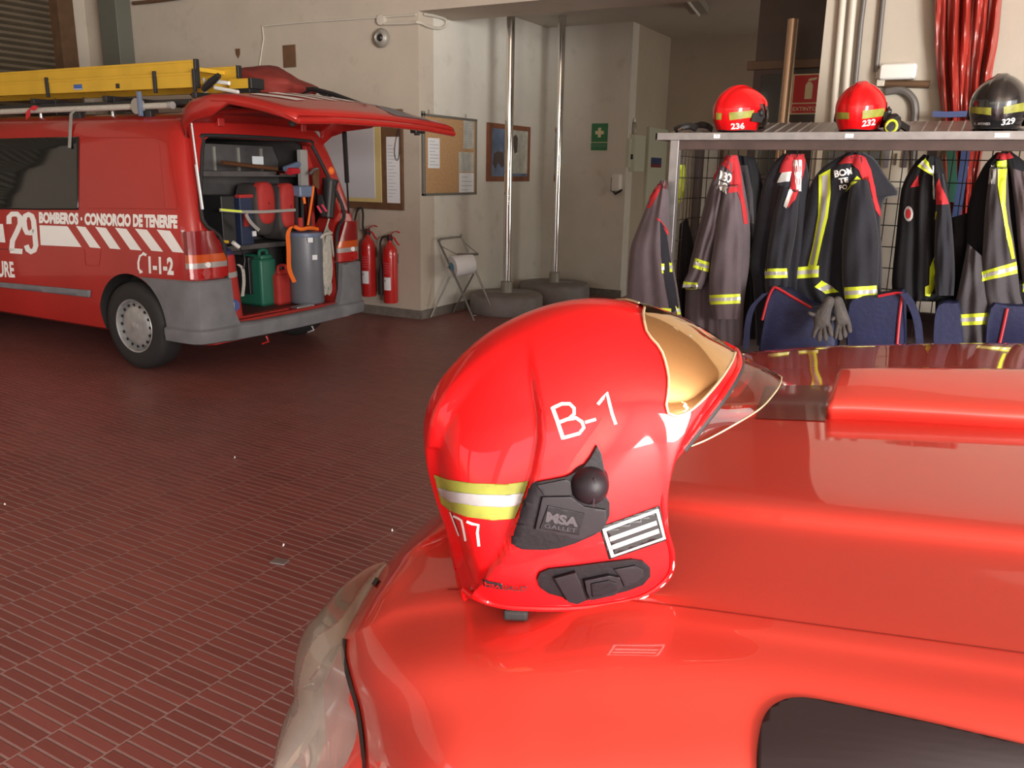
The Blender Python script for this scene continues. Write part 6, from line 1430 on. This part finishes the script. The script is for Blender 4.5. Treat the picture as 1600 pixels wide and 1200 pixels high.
o = MB().ribbon(catmull([Y1(57, 170, 4.22), Y1(49, 168, 4.21), Y1(44, 174, 4.2), Y1(44, 184, 4.18)], 4), Vector((.03, .02, .03)), t=.004).build('red_rag', M['piping']); tag(o, 'small red rag tied to the white roof pipe', 'rag')
# tarpaulin bundle
ctr = Y1(402, 128, 5.36)
bmx = bmesh.new(); bmesh.ops.create_icosphere(bmx, subdivisions=4, radius=1); rr = random.Random(4)
for v in bmx.verts:
    n_ = v.co.copy(); k = 1+.10*math.sin(5*n_.x+3*n_.y)+.06*math.sin(9*n_.z+7*n_.x)+.04*math.sin(17*n_.y+5*n_.x); v.co = Vector((n_.x*.62*k, n_.y*.36*k, n_.z*.20*k))
    v.co.z = max(v.co.z, -.10)
    if v.co.x > .25: v.co.z *= 1-.6*(v.co.x-.25)
tp_ = MB(); bmx.verts.index_update(); base_z = 1.99
tp_.add([Vector((ctr.x-.02, 5.36, base_z+.10))+v.co for v in bmx.verts], [[v.index for v in f.verts] for f in bmx.faces]); bmx.free()
o = tp_.build('tarpaulin_bundle', M['tarp'], smooth=True, angle=60); tag(o, 'lumpy dusty red tarpaulin bundle on the van roof behind the ladders', 'tarpaulin')
# ================================================================= INSIDE THE VAN
def cbox(name, label, cat, px0, py0, px1, py1, x, d, m_, group=None, bev=.01, parent=None):
    a, b = X0(px0, py0, x), X0(px1, py1, x); o = MB().box((x-d, a.y, min(a.z, b.z)), (x, b.y, max(a.z, b.z)), bev).build(name, m_, parent)
    if parent is None: tag(o, label, cat, group)
    return o
XQ = -5.06
sf = thing('cargo_shelf', 'grey steel two-tier shelf unit inside the open van', 'shelf', (XQ-.3, 4.9, .4))
yl, yr_ = 4.30, 5.50
zu = X0(410, 272, XQ).z; zw = X0(410, 384, XQ).z
MB().box((XQ-.32, yl, zu-.02), (XQ, yr_, zu+.02), .004).build('shelf_board', M['steelgrey'], sf); MB().box((XQ-.32, yl, zw-.02), (XQ, yr_, zw+.02), .004).build('shelf_board', M['steelgrey'], sf)
for y in (yl, yr_): MB().box((XQ-.03, y-.02, .38), (XQ, y+.02, zu+.28), .004).build('upright', M['steelgrey'], sf)
MB().box((XQ-.34, yl, .38), (XQ-.32, yr_, 1.66)).build('back_panel', M['steelgrey'], sf)
for y in (4.55, 4.80, 5.05, 5.3): MB().box((XQ-.32, y-.01, zu+.02), (XQ-.305, y+.01, 1.64)).build('panel_rib', M['pipegrey'], sf)
cbox('note', 'white note', 'note', 394, 244, 412, 257, XQ-.30, .003, M['paper'], bev=0, parent=sf)
o = MB().tube([X0(347, 254, XQ-.05), X0(390, 259, XQ-.08), X0(433, 264, XQ-.03)], .017, 10).build('long_bar', M['copper'], smooth=True); tag(o, 'brown round bar lying on the upper shelf of the van', 'bar')
cbox('cargo_box', 'black box at the left of the lower van shelf', 'box', 345, 306, 371, 380, XQ+.02, .35, M['black'])
bb = cbox('cargo_box', 'dark blue box with a red lid edge beside the black box in the van', 'box', 374, 306, 398, 382, XQ+.05, .35, mat('dark_blue_box', (.02, .03, .07), .5))
cbox('lid_edge', '', '', 374, 304, 396, 309, XQ+.055, .05, M['packred'], parent=bb, bev=.004); cbox('red_handle', '', '', 382, 334, 390, 354, XQ+.07, .02, M['packred'], parent=bb, bev=.004); cbox('white_tag', '', '', 395, 361, 401, 369, XQ+.06, .01, M['paper'], parent=bb, bev=.001)
def pack(label, px0, px1, py0, py1, x):
    a, b = X0(px0, py0, x), X0(px1, py1, x); t = thing('rescue_backpack', label, 'backpack', (x-.1, (a.y+b.y)/2, b.z), 'red backpacks inside the van'); w = (b.y-a.y)/2; cy = (a.y+b.y)/2
    def cap(sy, sz, zc, hw, hh, xx, d, nm, m_):
        P = []
        for k in range(32):
            an = 2*math.pi*k/32; c_, s_ = math.cos(an), math.sin(an); P.append(Vector((xx, cy+hw*math.copysign(abs(c_)**.6, c_), zc+hh*math.copysign(abs(s_)**.75, s_))))
        rows = [[Vector((xx-d, p.y, p.z)) for p in P], [p.copy() for p in P], [Vector((xx+.02, cy+(p.y-cy)*.9, zc+(p.z-zc)*.94)) for p in P], [Vector((xx+.03, cy+(p.y-cy)*.6, zc+(p.z-zc)*.7)) for p in P], [Vector((xx+.033, cy+(p.y-cy)*.05, zc+(p.z-zc)*.05)) for p in P]]
        return MB().grid(rows, close_u=True).build(nm, m_, t, smooth=True, angle=60)
    zc = (a.z+b.z)/2; hh = (a.z-b.z)/2
    cap(0, 0, zc-.05, w*1.18, hh*1.22, x-.02, .2, 'pack_body', M['vandark']); cap(0, 0, zc, w, hh, x, .05, 'front_pocket', M['packred'])
pack('left of the two red backpacks strapped inside the van', 400, 430, 284, 350, XQ+.08); pack('right of the two red backpacks strapped inside the van', 436, 464, 286, 357, XQ+.08)
o = MB().ribbon([X0(343, 328, XQ+.14), X0(380, 331, XQ+.15), X0(412, 331, XQ+.16), X0(462, 328, XQ+.15)], Vector((0, 0, .022)), t=.003).build('cargo_strap', M['webgrey']); tag(o, 'grey and yellow strap across the backpacks in the van', 'strap')
MB().ribbon([X0(345, 327.5, XQ+.143), X0(378, 330.5, XQ+.154)], Vector((0, 0, .014)), t=.003).build('yellow_section', M['yellow_t'], o)
o = MB().ribbon(catmull([X0(384, 334, XQ+.17), X0(390, 345, XQ+.18), X0(398, 354, XQ+.18), X0(405, 360, XQ+.18)], 4), Vector((0, .02, .02)), t=.004).build('loose_strap', M['webgrey']); tag(o, 'short grey strap end hanging over the blue box in the van', 'strap')
# right-hand post with tools
XT = -4.97
pt_ = thing('tool_post', 'red upright post with a grey perforated strip inside the van', 'post', (XT, 5.1, .4)); a, b = X0(479, 224, XT), X0(489, 350, XT)
MB().box((XT-.04, X0(479, 260, XT).y, .38), (XT, X0(489, 260, XT).y, 1.68), .004).build('post', M['packred'], pt_); MB().box((XT-.03, X0(469, 260, XT).y, X0(475, 292, XT).z), (XT+.01, X0(480, 260, XT).y, X0(475, 234, XT).z), .003).build('grey_strip', M['webgrey'], pt_)
tl = thing('tool_bundle', 'red and grey tools lying on the right of the upper van shelf', 'tools', X0(458, 270, XQ))
MB().tube([X0(445, 264, XQ+.08), X0(462, 258, XQ+.08), X0(478, 255, XQ+.08)], [.022, .025, .015], 8).build('grey_tool', M['bluegrey'], tl, smooth=True); MB().tube([X0(452, 268, XQ+.12), X0(466, 267, XQ+.12)], [.03, .024], 8).build('red_tool', M['piping'], tl, smooth=True)
MB().lathe(X0(440, 271, XQ+.05), [(.05, -.012), (.055, 0), (.04, .02), (.0001, .024)], 20, (0, 0, 1)).build('steel_dish', M['chrome'], tl, smooth=True)
dv_ = thing('cutting_tool', 'black and orange hydraulic tool standing behind the grey cylinder in the van', 'tool', X0(475, 365, -4.93))
MB().box((-4.99, X0(462, 300, -4.93).y, X0(470, 308, -4.93).z), (-4.88, X0(484, 300, -4.93).y, X0(470, 290, -4.93).z), .02).build('tool_head', M['bluegrey'], dv_)
for px in (463, 472, 483): MB().tube([X0(px, 306, -4.93), X0(px+1, 362, -4.93)], .016, 8).build('leg', M['black'], dv_, smooth=True)
MB().tube([X0(474, 304, -4.90), X0(476, 318, -4.90)], .012, 8).build('orange_grip', M['orange'], dv_, smooth=True); MB().tube([X0(469, 340, -4.90), X0(470, 362, -4.90)], .022, 8).build('red_sleeve', M['packred'], dv_, smooth=True)
hx_ = thing('axe', 'long tool with an orange and grey blade head leaning on the right in the van', 'axe', X0(485, 362, -4.88))
MB().tube([X0(492, 268, -4.88), X0(489, 300, -4.88), X0(481, 352, -4.88)], .010, 8).build('handle', M['orange'], hx_, smooth=True)
MB().prism([X0(487, 276, -4.87), X0(491, 262, -4.87), X0(497, 262, -4.87), X0(497, 296, -4.87), X0(489, 290, -4.87)], (.012, 0, 0)).build('blade', M['copper'], hx_); MB().tube([X0(484, 272, -4.85), X0(490, 265, -4.85), X0(496, 264, -4.85)], .012, 8).build('steel_edge', M['alu'], hx_, smooth=True)
cn = thing('black_container', 'black cylindrical container on the right wall of the van', 'container', X0(512, 335, -4.83))
c0, c1 = X0(512, 340, -4.83), X0(516, 284, -4.85); MB().tube([c0, c0.lerp(c1, .9), c1], [.05, .06, .062], 24).build('container_body', M['black'], cn, smooth=True, angle=50); MB().tube([c1, c1+Vector((0, .004, .02))], .066, 24).build('rim', M['rubber'], cn, smooth=True)
gl_ = thing('work_glove', 'dark glove with pink stripes hanging below the black container in the van', 'glove', X0(503, 340, -4.82))
MB().tube([X0(500, 305, -4.84), X0(502, 322, -4.82), X0(505, 338, -4.82)], [.02, .035, .02], 10).build('cuff', M['black'], gl_, smooth=True)
for a, b in (((496, 322), (502, 332)), ((503, 320), (510, 330))): MB().tube([X0(*a, -4.785), X0(*b, -4.785)], .010, 6).build('pink_stripe', mat('pink_rubber', (.7, .06, .12), .6), gl_, smooth=True)
o = MB().lathe(X0(516, 267, -4.86), [(.0001, -.036), (.02, -.03), (.034, -.012), (.036, .004), (.028, .024), (.01, .036), (.0001, .037)], 20).build('orange_float', M['orange'], smooth=True); tag(o, 'small orange ball above the black container in the van', 'ball')
# grey cylinder with orange straps
XG = -4.90
c = X0(480.5, 466, XG); c.z = .392; r_ = (X0(499, 420, XG).y-X0(462, 420, XG).y)/2; zt_ = X0(480, 366, XG).z
gc = thing('grey_cylinder_case', 'tall grey cylinder with a blue cap and orange strap in the van opening', 'cylinder', c)
MB().lathe(c, [(r_*.96, 0), (r_, .01), (r_, zt_-c.z-.01), (r_*.98, zt_-c.z), (.0001, zt_-c.z)], 32).build('cylinder_body', M['cylgrey'], gc, smooth=True, angle=50)
MB().lathe(c+Vector((0, 0, zt_-c.z)), [(r_*1.01, -.012), (r_*1.03, 0), (r_*.98, .02), (r_*.5, .03), (.0001, .03)], 32).build('blue_cap', M['bluegrey'], gc, smooth=True, angle=50)
for px, py in ((484, 375), (491, 402)):
    q = X0(px, py, XG+r_*.9); MB().box((q.x, q.y-.025, q.z-.02), (q.x+.012, q.y+.02, q.z+.02), .002, rot=Matrix.Rotation(R(-20), 3, 'Z')).build('white_label', M['paper'], gc)
MB().tube(catmull([X0(459, 354, XG+.05), X0(470, 358, XG+.08), X0(484, 356, XG+.08), X0(496, 358, XG+.05)], 5), .016, 8).build('orange_cord', M['orange'], gc, smooth=True)
MB().ribbon(catmull([X0(462, 353, XG+.10), X0(455, 355, XG+.11), X0(450, 366, XG+.12), X0(451, 390, XG+.12), X0(452, 420, XG+.12), X0(460, 441, XG+.13)], 6), Vector((0, .045, .004)), t=.004).build('orange_strap', M['orange'], gc, smooth=True)
for px in (484, 495): MB().lathe(X0(px, 358, XG+.07), [(.016, -.006), (.02, 0), (.01, .012), (.0001, .013)], 14).build('orange_knob', M['orange'], gc, smooth=True)
# rope bundle
rb = thing('rope_bundle', 'bundle of off-white rope hanging on the right side of the van opening', 'rope', X0(510, 460, -4.80)); rr = random.Random(11); 
for k in range(12):
    s = (k/11-.5); top = X0(515+rr.uniform(-4, 6), 330+rr.uniform(0, 6), -4.88); w = 11; P = [top, X0(514+s*6, 352, -4.87), X0(510+s*w*1.6, 378+rr.uniform(-5, 5), -4.79+rr.uniform(-.02, .02)), X0(510+s*w*1.9+rr.uniform(-3, 3), 410, -4.79+rr.uniform(-.02, .02)), X0(510-s*w*1.5+rr.uniform(-3, 3), 440, -4.79+rr.uniform(-.02, .02)), X0(509-s*w*1.2, 458+rr.uniform(-5, 3), -4.80), X0(511+s*w, 440, -4.78), X0(512+s*w*1.2, 400, -4.79), X0(515, 360, -4.80)]
    MB().tube(catmull(P, 5), .0075, 6).build('rope_loop', M['rope'], rb, smooth=True)
MB().tube(catmull([X0(500, 372, -4.77), X0(508, 366, -4.76), X0(518, 364, -4.77)], 5), .014, 8).build('rope_wrap', M['rope'], rb, smooth=True)
# canisters and red bottle
XJ = -5.04
def canister(name, label, px0, px1, py0, m_, x, cat, d=.2):
    a, b = X0(px0, 440, x), X0(px1, 440, x); zt_ = X0((px0+px1)/2, py0, x).z; t = thing(name, label, cat, (x-d/2, (a.y+b.y)/2, .378)); z_ = .378
    MB().box((x-d, a.y, z_), (x, b.y, zt_-.06), .03).build('can_body', m_, t, smooth=True, angle=50); MB().box((x-d*.8, a.y+.03, zt_-.08), (x-.02, b.y-.02, zt_-.03), .02).build('shoulder', m_, t, smooth=True)
    MB().tube(catmull([(x-d*.2, a.y+.04, zt_-.05), (x-d*.2, a.y+.05, zt_), (x-d*.2, b.y-.06, zt_), (x-d*.2, b.y-.05, zt_-.05)], 5), .014, 8).build('handle', m_, t, smooth=True)
    MB().lathe((x-d*.5, b.y-.05, zt_-.04), [(.025, 0), (.025, .03), (.0001, .032)], 14).build('cap', M['black'], t, smooth=True)
    return t
canister('green_canister', 'tall green canister on the van floor left of the red canister', 409, 434, 392, M['green'], XJ, 'canister', .28)
canister('red_canister', 'red canister with a loop handle on the van floor left of the grey cylinder', 435, 460, 416, M['packred'], XJ+.06, 'canister')
cbox('cargo_crate', 'dark crate in shadow on the van floor left of the green canister', 'crate', 388, 402, 407, 458, XJ-.1, .3, M['black'])
XB = -4.84
c = X0(362, 470, XB); c.z = .382; r_ = .075; zt_ = X0(358, 390, XB).z
bt_ = thing('gas_bottle', 'red gas bottle with a blue round label just inside the left of the van opening', 'gas bottle', c); lean = Vector((0, -.045, 0))
ax_ = (Vector((c.x, c.y-.05, zt_))-c).normalized(); L_ = (zt_-c.z)
MB().lathe(c, [(r_*.93, 0), (r_, .015), (r_, L_-.05), (r_*.9, L_-.02), (.0001, L_)], 28, ax_).build('bottle_body', M['exredv'] if 'exredv' in M else M['packred'], bt_, smooth=True, angle=50)
MB().lathe(c+ax_*(L_-.03), [(r_*.95, 0), (r_*.8, .03), (.03, .05), (.025, .09), (.0001, .09)], 24, ax_).build('bottle_neck', mat('navy_collar', (.03, .03, .10), .4), bt_, smooth=True)
MB().lathe(c+ax_*(L_*.62), [(r_*1.02, 0), (r_*1.03, .02), (r_*1.02, .04)], 28, ax_, cap=False).build('grey_belt', M['webgrey'], bt_, smooth=True)
q = c+ax_*.11; n_ = (CAM-q); n_.z = 0; n_.normalize(); n_ = (n_+Vector((.5, 0, 0))).normalized()
MB().lathe(q+n_*(r_-.012), [(.0001, .02), (.045, .02), (.047, .012), (.047, .0)], 24, n_).build('blue_label', M['blue'], bt_)
MB().box(q+n_*(r_+.006)-Vector((.002, .006, .024)), q+n_*(r_+.010)+Vector((.002, .006, .024))).build('white_numeral', M['sticker'], bt_)
MB().tube(catmull([c+ax_*(L_+.05), X0(352, 382, XB), X0(366, 381, XB), X0(375, 388, XB), X0(382, 402, XB), X0(381, 420, XB)], 5), .006, 6).build('hose', M['black'], bt_, smooth=True)
MB().tube([X0(364, 379, XB+.02), X0(373, 386, XB+.02)], .016, 10).build('valve_grip', M['white'], bt_, smooth=True); MB().tube([X0(342, 377, XB+.02), X0(356, 378, XB+.02)], .012, 8).build('brass_valve', M['ladyel'], bt_, smooth=True)
o = MB().ribbon(catmull([X0(372, 413, XB-.03), X0(379, 420, XB-.03), X0(381, 440, XB-.03), X0(379, 463, XB-.03)], 5), Vector((0, .03, .0)), t=.004).build('white_strap', M['rope']); tag(o, 'white strap hanging beside the red gas bottle in the van', 'strap')
MB().box((-4.80, 4.36, .3925), (-4.755, 4.9, .40)).build('sill_strip', M['packred'], van)
# van interior floor, reddish mat
MB().box((-6.3, 4.28, .366), (-4.75, 5.42, .382)).build('cargo_mat', mat('cargo_mat', (.10, .03, .028), .7, noise=.3, nscale=5), van)
